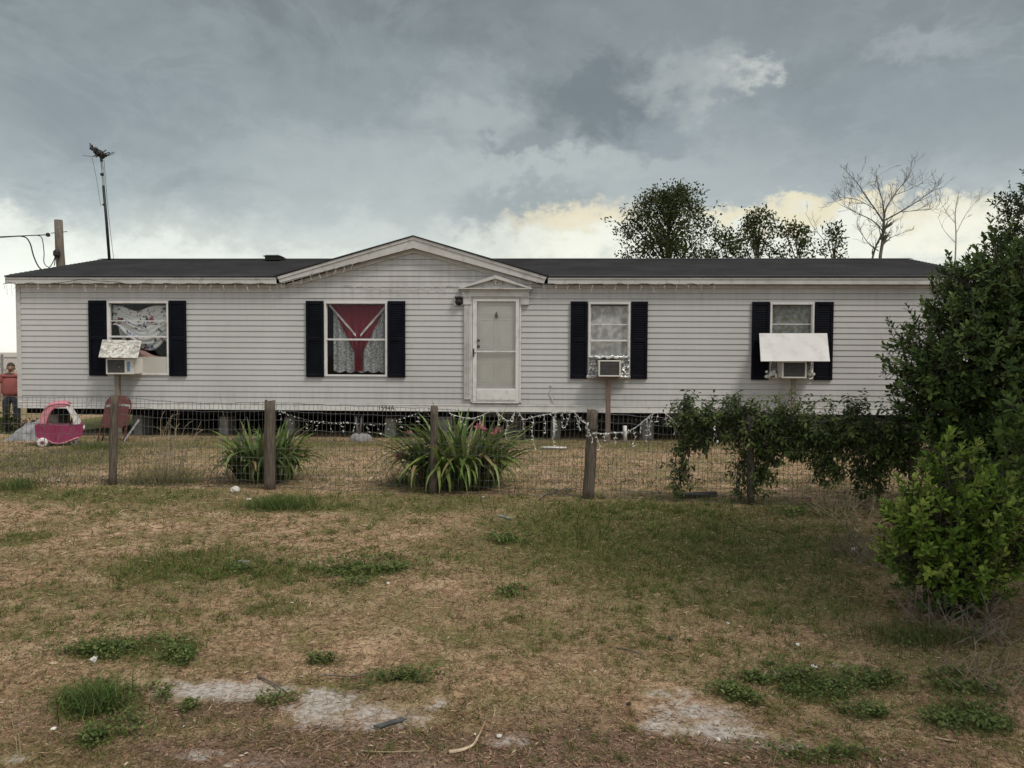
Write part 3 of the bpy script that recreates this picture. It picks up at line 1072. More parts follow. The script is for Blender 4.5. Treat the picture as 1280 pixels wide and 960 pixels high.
# windows
def window(w, rail, muntin=None, full=True):
    u0, u1 = w['u0'], w['u1']
    f = MB()
    t = .035
    va, vb = -.045, .06
    f.box(u0, u0 + t, va, vb, ZWB, ZWT)
    f.box(u1 - t, u1, va, vb, ZWB, ZWT)
    f.box(u0 + t, u1 - t, va, vb, ZWB, ZWB + t)
    f.box(u0 + t, u1 - t, va, vb, ZWT - t, ZWT)
    fr = f.build('window', M['white'], house, bevel=.004)
    zr = HP(600, rail)[1]
    r = MB()
    r.box(u0 + t, u1 - t, -.028, .012, zr - .016, zr + .016)
    if muntin:
        zm = HP(600, muntin)[1]
        r.box(u0 + t, u1 - t, -.012, .008, zm - .008, zm + .008)
    # sash stiles
    for (a, b) in ((u0 + t, u0 + t + .014), (u1 - t - .014, u1 - t)):
        r.box(a, b, -.018, .01, ZWB + t, zr - .016)
        r.box(a, b, -.010, .018, zr + .016, ZWT - t)
    r.build('sash', M['white'], fr)
    g = MB()
    g.box(u0 + t, u1 - t, .0, .004, zr, ZWT - t)
    if full: g.box(u0 + t, u1 - t, -.012, -.008, ZWB + t, zr)
    else:
        zl = full_z[w['key']]
        g.box(u0 + t, u1 - t, -.012, -.008, zl, zr)
    g.build('pane', M['glass'], fr)
    return fr


full_z = dict(w1=HP(190, 446)[1], w3=HP(760, 446)[1], w4=HP(990, 440)[1])
window(WINS[0], 422.5, 402.5, False)
window(WINS[1], 425, None, True)
window(WINS[2], 425, 405, False)
window(WINS[3], 425, 404, False)

# the front door: storm door over panelled inner door
dr = MB()
for (a, b) in ((DU0 + .002, DU0 + .035), (DU1 - .035, DU1 - .002)):
    dr.box(a, b, -.05, .06, DZ0, DZ1)
dr.box(DU0 + .035, DU1 - .035, -.05, .06, DZ1 - .035, DZ1)
dr.box(DU0 + .035, DU1 - .035, -.07, .06, DZ0 - .012, DZ0 + .015)
door = dr.build('door', M['white'], house, bevel=.003)
su0, su1, sz0, sz1 = DU0 + .04, DU1 - .04, DZ0 + .02, DZ1 - .04
g0, g1 = U(596, 430, -.05), U(644.5, 430, -.05)
kz, tz, mz = HP(620, 485.5)[1], HP(620, 377)[1], HP(620, 439.5)[1]
s = MB()
s.box(su0, g0, -.066, -.036, sz0, sz1)
s.box(g1, su1, -.066, -.036, sz0, sz1)
s.box(g0, g1, -.066, -.036, tz, sz1)
s.box(g0, g1, -.066, -.036, sz0, kz)
s.box(g0, g1, -.070, -.040, mz - .013, mz + .013)
s.box(g0 + .004, g1 - .004, -.074, -.067, sz0 + .03, kz - .02)
s.build('storm_door', M['white'], door, bevel=.003)
MB().box(g0, g1, -.054, -.050, kz, mz - .013).box(g0, g1, -.054, -.050, mz + .013, tz).build('pane', M['doorglass'], door)
ip = MB()
ip.box(DU0 + .036, DU1 - .036, -.016, .04, DZ0 + .016, DZ1 - .036)


def raised(a, b, c, d):
    pass
    for (x0, x1, y0, y1) in ((a, b, c, c + .012), (a, b, d - .012, d), (a, a + .012, c + .012, d - .012), (b - .012, b, c + .012, d - .012)):
        ip.box(x0, x1, -.021, -.014, y0, y1)
    ip.box(a + .04, b - .04, -.020, -.0145, c + .04, d - .04)


uc = (g0 + g1) / 2
hz = lambda y: HP(620, y)[1]
raised(g0 + .05, uc - .035, hz(481), hz(454))
raised(uc + .035, g1 - .05, hz(481), hz(454))
raised(g0 + .05, uc - .035, hz(437), hz(400))
raised(uc + .035, g1 - .05, hz(437), hz(400))
raised(g0 + .05, g1 - .05, hz(396), hz(381))
ip.build('door_panel', M['door'], door, bevel=.003)
kn = MB()
kn.lathe([(.004, -.035), (.022, -.03), (.03, -.02), (.022, -.008), (.01, -.001)], (g0 + .03, -.017, hz(433)), 12, 'y')
MB().lathe([(.022, -.022), (.026, -.016), (.026, -.001)], (g0 + .03, -.017, hz(425.5)), 12, 'y').build('deadbolt', M['brass'], door, True)
kn.build('door_knob', M['brass'], door, True)
kk = MB()
kk.lathe([(.002, -.03), (.016, -.026), (.022, -.016), (.028, -.001)], (uc, -.017, hz(393.5)), 10, 'y')
kk.slab([(uc - .03, -.026, hz(394)), (uc, -.026, hz(398)), (uc + .03, -.026, hz(394)), (uc, -.026, hz(389))], (0, .006, 0))
kk.tube([(uc + .028 * math.sin(a), -.036, hz(396) - .028 * math.cos(a)) for a in [i * math.pi / 8 - math.pi for i in range(17)]], .006, 6)
kk.build('door_knocker', M['brass'], door)
hd = MB()
hd.box(su0 + .006, su0 + .03, -.075, -.066, hz(446), hz(436))
hd.tube([(su0 + .018, -.075, hz(441)), (su0 + .018, -.105, hz(441)), (su0 + .07, -.11, hz(441.5))], .009, 8)
hd.build('door_handle', M['blackmetal'], door)

# door surround: left pilaster, both capitals, entablature, pediment with ornament
ds = MB()
pu0, pu1 = U(580.5, 440), U(588.6, 440)
zb_, zt_ = HP(585, 499)[1], HP(585, 371)[1]
ds.box(pu0, pu1, -.058, -.004, zb_, zt_ - .15)
for i in range(3):
    a = pu0 + (pu1 - pu0) * (.2 + .25 * i)
    ds.box(a, a + .014, -.066, -.057, zb_ + .1, zt_ - .2)
ds.build('pilaster', M['trim'], house, bevel=.003)
for (a, b) in ((580, 589), (652, 661)):
    x0, x1 = U(a, 376), U(b, 376)
    ds = MB()
    ds.box(x0 - .008, x1 + .008, -.075, -.004, zt_ - .148, zt_)
    ds.box(x0 - .02, x1 + .02, -.085, -.004, zt_ - .02, zt_ + .004)
    ds.build('capital', M['trim'], house, bevel=.003)
en = MB()
e0, e1 = U(577, 366), U(662, 366)
zA, zB = HP(620, 371.5)[1], HP(620, 360)[1]
en.box(e0 + .01, e1 - .01, -.09, -.004, zA + .006, zA + .085)
for i in range(5):
    en.box(e0 - .008 * i, e1 + .008 * i, -.095 - .012 * i, -.004, zA + .087 + .014 * i, zA + .1 + .014 * i)
en.build('entablature', M['trim'], house, bevel=.002)
pd = MB()
zP = zA + .160
pa, pz = U(620, 345), HP(620, 343.5)[1] - .02
pd.slab([(e0 + .03, -.062, zP), (e1 - .03, -.062, zP), (pa, -.062, pz - .05)], (0, .05, 0))
for (x, sg) in ((e0 - .05, 1), (e1 + .05, -1)):
    p = [(x, -.15, zP), (x + sg * .10, -.15, zP), (pa, -.15, pz - .065), (pa, -.15, pz)]
    pd.slab(p if sg > 0 else p[::-1], (0, .14, 0))
pd.box(e0 - .05, e1 + .05, -.15, -.01, zP - .022, zP - .001)
pdo = pd.build('pediment', M['trim'], house, bevel=.002)
orn = MB()
ou, oz = U(620, 352), HP(620, 352)[1]
orn.lathe([(.012, -.07), (.034, -.06), (.020, -.03), (.026, 0), (.038, .02), (.022, .045), (.03, .065), (.016, .085), (.004, .1)], (ou, -.075, oz), 12)
for s in (-1, 1):
    pts = []
    for i in range(26):
        a = i / 25 * 3.6 * math.pi / 2
        r = .062 - .042 * i / 25
        pts.append((ou + s * (.09 + r * math.cos(a + 1.2)), -.08, oz + .0 + r * math.sin(a + 1.2)))
    orn.tube(pts, [.012] * 25 + [.016], 6)
    orn.tube([(ou + s * .03, -.08, oz - .05), (ou + s * .07, -.08, oz - .062), (ou + s * .125, -.08, oz - .05)], [.012, .014, .01], 6)
orn.build('urn_ornament', M['trim'], pdo, True)

# dusk light beside the door
lu, lz = HP(573.5, 376)
lm = MB().box(lu - .085, lu + .085, -.05, -.02, lz - .09, lz + .09)
lamp = lm.build('security_light', M['white'], house, bevel=.006)
prof = [(.075 * math.cos(a), -.05 - .085 * math.sin(a)) for a in [i * math.pi / 2 / 7 for i in range(7)]] + [(.004, -.136)]
MB().lathe(prof, (lu + .01, 0, lz - .02), 16, 'y').build('lens_dome', M['blackmetal'], lamp, True)
MB().box(lu - .065, lu + .08, -.135, -.05, lz + .03, lz + .075).build('hood', M['blackmetal'], lamp, bevel=.01)

# house number on the band: 1594A
fc = bpy.data.curves.new('house_number', 'FONT')
fc.body = '1594A'
fc.size = .135
fc.extrude = .001
fc.align_x = 'CENTER'
tmp = bpy.data.objects.new('house_number_text', fc)
COL.objects.link(tmp)
dg = bpy.context.evaluated_depsgraph_get()
me = bpy.data.meshes.new_from_object(tmp.evaluated_get(dg))
bpy.data.objects.remove(tmp)
hn = link('house_number', me, M['ink'], house)
nu, nz_ = HP(482, 511)
hn.location = (nu + .02, -.0345, ZB0 + .012)
hn.rotation_euler = (math.pi / 2, 0, 0)
hn.scale = (.9, 1, 1)

# chassis: joists and steel beams under the floor
ch = MB()
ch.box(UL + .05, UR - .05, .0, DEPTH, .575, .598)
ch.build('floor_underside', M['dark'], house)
for vv in (.95, 2.5, 4.1, 5.6):
    b = MB().box(UL + .3, UR - .3, vv - .05, vv + .05, .555, .573)
    b.box(UL + .3, UR - .3, vv - .006, vv + .006, .36, .555).box(UL + .3, UR - .3, vv - .05, vv + .05, .345, .36)
    b.build('chassis_beam', M['steel'], house)
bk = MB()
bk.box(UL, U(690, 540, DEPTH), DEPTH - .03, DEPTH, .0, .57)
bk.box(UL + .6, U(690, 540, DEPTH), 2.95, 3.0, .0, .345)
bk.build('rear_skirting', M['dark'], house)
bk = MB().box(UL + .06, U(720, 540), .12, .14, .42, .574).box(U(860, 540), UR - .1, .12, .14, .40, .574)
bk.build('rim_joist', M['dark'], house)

# ------------------------------------------------------------------ blocks under the house
PIER = [(179, 12, 'under the home, second from its left corner', .50, 2), (285, 12, 'behind the left lily clump', .55, 2), (366, 12, 'to the right of the left lily clump', .55, 2),
        (490, 14, 'just left of the right lily clump', .50, 2), (558, 18, 'close under the white band left of the door', .40, 3), (642, 18, 'behind the dark step frame under the door', .45, 2),
        (694, 13, 'right of the door with a white pipe against it', .60, 2), (808, 14, 'at the right of the window unit post', .50, 2), (1000, 14, 'half hidden behind the vines', .5, 2), (1120, 14, 'hidden behind the shrub end of the vines', .5, 2), (75, 12, 'behind the pink toy car', .6, 2)]
for (px, wpx, where, v, nb) in PIER:
    uu = U(px, 545, v)
    wid = wpx / 67
    t = empty('block_pier', HW(uu, v, 0), 'stacked concrete block pier ' + where, 'pier', 'block piers under the home', rz=-YAW)
    zz = -.02
    for k in range(nb):
        h = .195
        o = MB().box(-wid / 2 + rnd.uniform(-.01, .01), wid / 2, -.2, .2, zz, zz + h - .004)
        o.build('block', M['block'], t, bevel=.006)
        zz += h
    sh_ = MB()
    while zz < .555:
        sh_.box(-wid / 2 + rnd.uniform(0, .02), wid / 2 - rnd.uniform(0, .02), -.17, .17, zz, min(zz + .036, .572))
        zz += .038
    sh_.build('wood_shim', M['wood_dark'], t)

# steps / frame of boards left under the door
sp_ = empty('wood_step_frame', HW(U(637, 540, .12), .12, 0), 'dark old wooden step frame stood under the front door', 'steps', rz=-YAW)
MB().box(-.60, .30, -.02, .02, .42, .56).build('tread', M['wood_dark'], sp_, bevel=.004)
MB().box(-.02, .27, .03, .06, .02, .41).build('riser', M['wood_dark'], sp_, bevel=.004)
MB().box(.272, .30, -.16, .10, -.01, .41).build('leg', M['wood_dark'], sp_, bevel=.004)

# pipes under the home
def pipe(pts, r, label, mat='plastic'):
    o = MB().tube(pts, r, 8).build('pvc_pipe', M[mat], None, True)
    tag(o, label, 'pipe')


pipe([HW(U(445, 530, .2), .2, .56), HW(U(446, 530, .2), .18, .3), HW(U(449, 530, .2), .16, .0)], .025, 'grey pipe running straight down under the home beside a pale heap', 'greymetal')
pipe([HW(U(453, 530, .25), .25, .56), HW(U(452, 530, .2), .18, .3), HW(U(450, 530, .2), .17, .02)], .022, 'grey pipe slanting to meet the straight pipe left of the right lily clump', 'greymetal')
pipe([HW(U(692, 530, .05), .05, .45), HW(U(693, 530, .0), .0, .05)], .02, 'white pipe stood against the block pier right of the door')
pipe([G(677, 561) + Vector((0, 0, .02)), G(708, 561.5) + Vector((0, 0, .02))], .022, 'white pipe lying on the ground right of the door')
pipe([HW(U(781, 530, -.1), -.1, .3), HW(U(782, 530, -.1), -.12, .0)], .035, 'short white pipe standing right of the middle window unit post')
pipe([HW(U(892, 530, -.3), -.3, .42), HW(U(894, 530, -.3), -.3, .06), HW(U(900, 530, -.3), -.34, .02)], .035, 'white drain pipe bent at the ground behind the vines')
hp = G(450, 552)
hm = MB()
for i in range(5):
    a = hp + Vector((rnd.uniform(-.12, .12), rnd.uniform(0, .2), 0))
    hm.lathe([(.12, -.02), (.11, .05), (.08, .10), (.03, .13)], a, 8)
tag(hm.build('sand_heap', M['block']), 'small pale heap at the foot of the grey pipes', 'heap')

# ------------------------------------------------------------------ curtains
def cloth(name, outline_fn, nu_, nv_, mat, label, cat, smooth=True):
    vs, fs = [], []
    for j in range(nv_ + 1):
        for i in range(nu_ + 1):
            vs.append(outline_fn(i / nu_, j / nv_))
    for j in range(nv_):
        for i in range(nu_):
            a = j * (nu_ + 1) + i
            fs.append((a, a + 1, a + nu_ + 2, a + nu_ + 1))
    o = MB().add(vs, fs).build(name, mat, None, smooth)
    o.location = HO
    o.rotation_euler = (0, 0, -YAW)
    tag(o, label, cat)
    return o


w = WINS[0]
u0, u1 = w['u0'] + .04, w['u1'] - .04


def draped(s, t):
    # a printed sheet hung by its corners; upper edge sags at left third, lower edge droops toward the right
    top = ZWT - .045 - .11 * math.exp(-((s - .42) / .2) ** 2) * 1.0 - .02
    bot = ZWT - .44 - .66 * math.sin(min(1, max(0, (s - .08) / .92)) * math.pi) ** .8 * (.35 + .65 * s)
    if s > .9: bot = ZWT - .5 - (1 - s) * 3
    zz = top + (bot - top) * t
    fold = .022 * math.sin(24 * (s * .5 + t * .7 * (1 - .6 * s)) + 3 * s) * (.3 + t) + .012 * math.sin(50 * t + 9 * s)
    return (u0 + (u1 - u0) * s, .10 + fold, zz)


cloth('curtain', draped, 46, 40, M['print'], 'white printed sheet draped loosely inside the leftmost window', 'curtain')
cloth('curtain', lambda s, t: (u0 + (.02 + .16 * s + .05 * t * math.sin(3 * t)), .15 + .02 * math.sin(9 * s), ZWT - .05 - (.2 + .62 * s) * t - .1 * (1 - s)), 10, 14, M['lace_grey'],
      'thin grey sheer hanging at the left side of the leftmost window', 'curtain')
pb = MB()
pts = [(u0 + .36 + .5 * i / 9, .12 + .02 * math.sin(i), full_z['w1'] + .01 + .05 * math.sin(i * .55 + .4)) for i in range(10)]
pb.tube(pts, [.05, .07, .085, .09, .085, .08, .075, .07, .06, .05], 10)
tag(pb.build('blanket', M['pinkcloth'], None, True), 'dusty pink blanket bundled on the sill inside the leftmost window', 'blanket')
bpy.data.objects['blanket'].location = HO
bpy.data.objects['blanket'].rotation_euler = (0, 0, -YAW)

w = WINS[1]
a0, a1 = w['u0'] + .04, w['u1'] - .04
wid2 = a1 - a0
ztop = ZWT - .04


def lace_fn(s, t):
    uu = a0 + .09 + (wid2 - .14) * s
    scal = .045 * abs(math.sin(s * math.pi * 4.5))
    bot = ZWB + .06 + .05 - scal
    return (uu, .13 + .02 * math.sin(s * 38), ztop + (bot - ztop) * t)


cloth('lace_curtain', lace_fn, 60, 20, M['lace'], 'white lace curtain with a scalloped hem in the window with red swag', 'curtain')


def swag_fn(s, t):
    # red valance tapering to a point at the meeting rail, then a narrow tail
    half = (.47 * wid2) * (1 - t * 1.18) if t < .72 else .072 * wid2
    half = max(half, .072 * wid2)
    cu = a0 + wid2 * .52
    return (cu + (s * 2 - 1) * half, .085 + .016 * math.sin(s * 26 + 3 * t), ztop - .01 + (ZWB + .11 - ztop) * t)


cloth('red_swag', swag_fn, 40, 40, M['red'], 'crimson curtain swag gathered to a point in the second window from the left', 'curtain')
for s_, lab in ((-1, 'left'), (1, 'right')):
    ax, bx_ = a0 + wid2 * (.52 + s_ * .50), a0 + wid2 * (.52 + s_ * .04)

    def sash_fn(s, t, ax=ax, bx_=bx_, s_=s_):
        uu = ax + (bx_ - ax) * s
        zz = ztop - .0 + (HP(450, 419)[1] - ztop) * s
        return (uu, .062 + .008 * math.sin(20 * s + 4 * t), zz + .028 - .056 * t)
    cloth('curtain_edging', sash_fn, 16, 3, M['lace_grey'], 'pale edging strip slanting along the %s side of the crimson swag' % lab, 'curtain edging')
w = WINS[2]
cloth('sheer_curtain', lambda s, t, w=w: (w['u0'] + .04 + (w['u1'] - w['u0'] - .08) * s, .07 + .012 * math.sin(s * 22), ZWT - .06 + (full_z['w3'] - .02 - ZWT + .06) * t), 40, 10, M['lace_grey'],
      'pale grey sheer curtain filling the window right of the door', 'curtain')
w = WINS[3]
cloth('sheer_curtain', lambda s, t, w=w: (w['u0'] + .04 + (w['u1'] - w['u0'] - .08) * s, .07 + .012 * math.sin(s * 18 + 2 * t), ZWT - .05 + (full_z['w4'] - .02 - ZWT + .05) * t), 40, 10, M['lace_dark'],
      'dark flecked sheer curtain in the rightmost window', 'curtain')


# ------------------------------------------------------------------ window air conditioners
def ac(px0, px1, py0, py1, label, control=True, out=.36):
    ua, zt = HP(px0, py0, -out)
    ub, zb = HP(px1, py1, -out)
    cx = (ua + ub) / 2
    wd, ht = ub - ua, zt - zb
    t = empty('air_conditioner', HW(cx, -out, zb), label, 'air conditioner', 'air conditioners in the front windows', rz=-YAW)
    MB().box(-wd / 2, wd / 2, .02, out + .22, .0, ht).build('body', M['acwhite'], t, bevel=.008)
    gw = wd * (.68 if control else .90)
    f = MB()
    f.box(-wd / 2 - .006, -wd / 2 + .022, -.012, .019, -.006, ht + .006)
    f.box(wd / 2 - .022, wd / 2 + .006, -.012, .019, -.006, ht + .006)
    f.box(-wd / 2 + .022, wd / 2 - .022, -.012, .019, -.006, .02)
    f.box(-wd / 2 + .022, wd / 2 - .022, -.012, .019, ht - .02, ht + .006)
    if control: f.box(-wd / 2 + gw, wd / 2 - .022, -.010, .019, .02, ht - .02)
    f.build('front_frame', M['acwhite'], t, bevel=.004)
    g = MB()
    ga0, ga1 = -wd / 2 + .023, (-wd / 2 + gw - .002 if control else wd / 2 - .023)
    g.m = 1
    g.box(ga0, ga1, .008, .018, .021, ht - .021)
    g.m = 0
    n = 22
    for i in range(n):
        x = ga0 + (ga1 - ga0) * (i + .25) / n
        g.box(x, x + (ga1 - ga0) / n * .55, -.006, .0075, .022, ht - .022)
    for i in range(1, 4):
        zz = ht * i / 4
        g.box(ga0, ga1, -.008, -.0065, zz - .003, zz + .003)
    g.build('grille', [M['acgrille'], M['acdark']], t)
    if control:
        MB().box(-wd / 2 + gw + .045, wd / 2 - .06, -.016, -.0105, .05, ht - .05).build('control_strip', M['acblue'], t, bevel=.002)
        MB().lathe([(.012, -.02), (.014, -.012), (.014, -.009)], (-wd / 2 + gw * .72, 0, ht * .45), 10, 'y').build('badge', M['greymetal'], t)
    return t, wd, ht, cx, zb


ac1 = ac(133, 167, 448.5, 467.5, 'white window air conditioner with a blue control strip under the mildewed board')
ac3 = ac(748.5, 775.5, 450.5, 470.5, 'grey fronted window air conditioner set in crumpled foil right of the door', False)
ac4 = ac(978, 1007.5, 452, 472.5, 'window air conditioner under the large white board', False)
# ac 1: the filler board beside it is part of the unit's installation
t = ac1[0]
ua, ub = U(173, 457) - ac1[3], U(211, 457) - ac1[3]
zA, zB = HP(190, 468.5)[1] - ac1[4], HP(190, 446)[1] - ac1[4]
MB().box(ua, ub, .36 - .034, .36 - .014, zA, zB).build('filler_panel', M['ply'], t, bevel=.003)


# foil beside the right-hand units
def foil(w, a, tname):
    t, wd, ht, cx, zb = a
    z0, z1 = ZWB + .0 - zb, full_z[w['key']] - zb
    for (x0, x1) in ((w['u0'] + .02 - cx, -wd / 2 - .004), (wd / 2 + .004, w['u1'] - .02 - cx)):
        vs, fs = [], []
        n, m_ = 12, 16
        for j in range(m_ + 1):
            for i in range(n + 1):
                vs.append((x0 + (x1 - x0) * i / n, .36 - .062 + rnd.uniform(-.022, .022), z0 + (z1 - z0) * j / m_))
        for j in range(m_):
            for i in range(n):
                k = j * (n + 1) + i
                fs.append((k, k + 1, k + n + 2, k + n + 1))
        MB().add(vs, fs).build('foil_panel', M['foil'], t)
    return t


foil(WINS[2], ac3, 'w3')
foil(WINS[3], ac4, 'w4')
t, wd, ht, cx, zb = ac3
w = WINS[2]
m = MB()
pts = [(w['u0'] + .02 - cx + (w['u1'] - w['u0'] - .04) * i / 20, .36 - .07 + rnd.uniform(-.01, .01), full_z['w3'] - zb + rnd.uniform(-.012, .012)) for i in range(21)]
m.tube(pts, [.03 + rnd.uniform(-.008, .008) for _ in pts], 7)
m.build('foil_roll', M['foil'], t)
for s_ in (-1, 1):
    m = MB()
    m.tube([(s_ * (wd / 2 + .02), .25, -.01), (s_ * (wd / 2 + .12), .25, -.02), (s_ * (wd / 2 + .2), .26, -.015)], [.03, .035, .025], 7)
    m.build('foil_roll', M['foil'], t)
t, wd, ht, cx, zb = ac4
for s_ in (-1, 1):
    m = MB()
    for i in range(14):
        p = Vector((s_ * (wd / 2 + .03 + rnd.uniform(0, .19)), .24 + rnd.uniform(-.02, .03), .02 + rnd.uniform(-.03, .04) + (.06 if rnd.random() < .3 else 0)))
        m.lathe([(.012, -.025), (.028, -.01), (.03, .01), (.012, .028)], p, 7)
    m.build('stuffing', M['wool'], t)


# boards propped over two of the units
def awning(c4, va, vb, label, mat, th=.015):
    (a, b, c, d) = c4     # top-left, top-right, bottom-right, bottom-left in the photo
    P = [Vector((*HP(a[0], a[1], va), 0)), Vector((*HP(b[0], b[1], va), 0)), Vector((*HP(c[0], c[1], vb), 0)), Vector((*HP(d[0], d[1], vb), 0))]
    P = [Vector((q[0], v, q[1])) for q, v in zip(P, (va, va, vb, vb))]
    nrm = (P[1] - P[0]).cross(P[3] - P[0]).normalized() * th
    o = MB().slab(P, nrm).build('weather_board', mat, None, bevel=.002)
    o.location = HO
    o.rotation_euler = (0, 0, -YAW)
    tag(o, label, 'board')


awning(((128, 424.5), (177, 425.5), (172, 447.5), (123, 446.5)), -.08, -.46, 'mildew speckled board propped as a roof over the leftmost window unit', M['mouldy'])
awning(((949, 416.5), (1034, 416.5), (1037.5, 451.5), (951, 451.5)), -.10, -.47, 'large clean white board propped over the rightmost window unit', M['board'])


# posts that hold up the units
def ac_post(px, py, v, wid, mat, label, bracket=False):
    uu, zt = HP(px, py, v)
    t = empty('support_post', HW(uu, v, 0), label, 'post', 'posts holding up the window units', rz=-YAW)
    MB().box(-wid / 2, wid / 2, -wid / 2, wid / 2, -.05, zt - (.056 if bracket else .012)).build('post', mat, t, bevel=.005)
    if bracket:
        MB().box(-.24, .24, -.05, .26, zt - .055, zt - .008).build('cross_piece', mat, t, bevel=.004)
    else:
        MB().box(-.2, .2, -.04, .24, zt - .011, zt - .004).build('top_plate', mat, t)


ac_post(147, 467.5, -.22, .085, M['wood_pale'], 'pale wooden post under the leftmost window unit, behind a fence post')
ac_post(760.5, 470.5, -.24, .085, M['wood_red'], 'reddish wooden post with a crosspiece under the middle window unit', True)
ac_post(992, 472.5, -.24, .07, M['wood_pale'], 'greyish wooden post under the rightmost window unit, rising from the vines')


# ------------------------------------------------------------------ antenna, pole, wires
ub_, zb_ = HP(137, 326, RV - .15)
base = HW(ub_, RV - .15, RZ - .03)
Yd = base.y
ant = empty('tv_antenna', base, 'tall leaning antenna mast with a bunched dark aerial on the roof', 'antenna')
pt = lambda px, py, dy=0: at(px, py, Yd + dy) - base
MB().tube([pt(137, 328), pt(133, 275), pt(129.2, 232)], [.032, .032, .03], 8).build('mast', M['blackmetal'], ant, True)
MB().tube([pt(129.2, 236), pt(127.5, 215), pt(126, 198)], [.014] * 3, 6).tube([pt(130.6, 235), pt(129.6, 215), pt(127.5, 198)], [.008] * 3, 5).build('upper_rod', M['greymetal'], ant)
MB().lathe([(.03, -.03), (.045, 0), (.03, .03)], pt(127.6, 218), 8).build('clamp', M['blackmetal'], ant)
MB().lathe([(.03, -.02), (.05, 0), (.03, .02)], pt(130.3, 256), 8).build('clamp', M['blackmetal'], ant)
am = MB()
am.tube([pt(113, 185), pt(121, 190), pt(133, 195)], .035, 6)
for i in range(16):
    f_ = i / 15
    c = pt(115 + 17 * f_, 186 + 9 * f_)
    d = Vector((rnd.uniform(-.6, .6), rnd.uniform(-1, 1), rnd.uniform(-.7, .8))).normalized() * rnd.uniform(.06, .2)
    am.tube([c - d, c + d], .013, 5)
for i in range(12):
    f_ = rnd.random()
    am.lathe([(.01, -.05), (.04, -.02), (.045, .02), (.015, .05)], pt(118 + 13 * f_, 188 + 7 * f_) + Vector((0, rnd.uniform(-.1, .1), rnd.uniform(-.05, .05))), 6)
am.tube([pt(130, 195), pt(143, 190)], .008, 5)
am.tube([pt(130, 196), pt(143, 192)], .006, 5)
am.tube([pt(104, 194.5), pt(120, 196)], .005, 5)
am.tube([pt(126, 193), pt(127, 202)], .03, 6)
am.build('aerial', M['blackmetal'], ant)
MB().tube([pt(115, 196), pt(121, 225), pt(126, 258)], .004, 4).tube([pt(130, 200), pt(134, 250), pt(138, 290), pt(142.5, 327)], .005, 4).build('guy_wire', M['blackmetal'], ant)

PY = 23.5
pb_ = at(78, 500, PY)
pole = empty('utility_pole', (pb_.x, PY, gz1(pb_.x, PY)), 'short weathered wooden utility pole behind the left roof end', 'utility pole')
pl = lambda px, py, dy=0: at(px, py, PY + dy) - pole.location
MB().tube([Vector((.1, 0, -.3)), pl(78, 360), pl(74.5, 310), pl(73, 275)], [.14, .13, .12, .115], 12).build('post', M['pole'], pole, True)
MB().tube([pl(64, 291.5), pl(84, 289.5)], .012, 5).lathe([(.02, -.06), (.06, -.04), (.06, .04), (.02, .06)], pl(60, 293.5, -.1), 8).build('insulator', M['blackmetal'], pole)
MB().lathe([(.05, -.12), (.1, -.05), (.1, .06), (.03, .14)], pl(71, 317, -.22), 10).build('weatherhead', M['blackmetal'], pole)


def cable(pix, r, label, dy=-.15):
    pts = [at(px, py, PY + d) for (px, py, d) in pix]
    # smooth by Catmull-Rom
    q = []
    for i in range(len(pts) - 1):
        p0, p1, p2, p3 = pts[max(i - 1, 0)], pts[i], pts[i + 1], pts[min(i + 2, len(pts) - 1)]
        for k in range(6):
            t = k / 6
            q.append(.5 * ((2 * p1) + (p2 - p0) * t + (2 * p0 - 5 * p1 + 4 * p2 - p3) * t * t + (3 * p1 - p0 - 3 * p2 + p3) * t ** 3))
    q.append(pts[-1])
    tag(MB().tube(q, r, 5).build('overhead_cable', M['blackmetal'], None, True), label, 'cable', 'cables at the utility pole')


cable([(-300, 305, 6), (-60, 298, 1), (0, 296, 0), (25, 295, -.1), (58, 293.5, -.15)], .016, 'upper overhead cable running taut to the pole insulator')
cable([(-300, 302, 6), (-60, 298.5, 1), (0, 296.6, 0), (28, 295.5, -.1), (37, 303, -.15), (42, 320, -.15), (48, 333, -.15), (54, 338, -.15)], .02, 'thick cable drooping steeply from the overhead line to the roof end')
cable([(44, 294, -.1), (52, 297, -.15), (55, 315, -.15), (55, 328, -.15), (61, 334, -.2), (66, 328, -.2), (70, 318, -.22)], .013, 'thin cable looping from the line up to the weatherhead')
cable([(68, 332, -.2), (69, 324, -.2), (71, 317, -.22)], .013, 'short black cable dropping beside the pole')

# ------------------------------------------------------------------ fence
FP = [(-62, 604, 489, 9, 'wood_pale'), (140.5, 606, 493, 9, 'wood'), (337, 612, 500, 13.5, 'wood'), (541.5, 617, 507.5, 9.5, 'wood'), (735.5, 623, 512.5, 14, 'wood'), (938, 630, 519, 9, 'wood_dark'), (1140, 637, 526, 9, 'wood_dark'), (1345, 645, 533, 9, 'wood_dark')]
PLAB = ['grey fence post at the far left', 'slim grey fence post in front of the left unit post', 'thick dark splintered fence post in the left lily clump', 'slim pale fence post in front of the right lily clump', 'thick round fence post wrapped with a cord, right of the door', 'dark fence post covered with vines', 'fence post inside the shrub', 'fence post beyond the shrub']
TOPX = [-60, 143, 337, 543.5, 740.5, 938, 1140, 1345]
fb0 = G(541.5, 617)
fence = empty('wire_fence', (fb0.x, fb0.y, 0), 'sagging welded wire fence on rough wooden posts across the yard', 'fence')
FO = fence.location.copy()
fpos = []
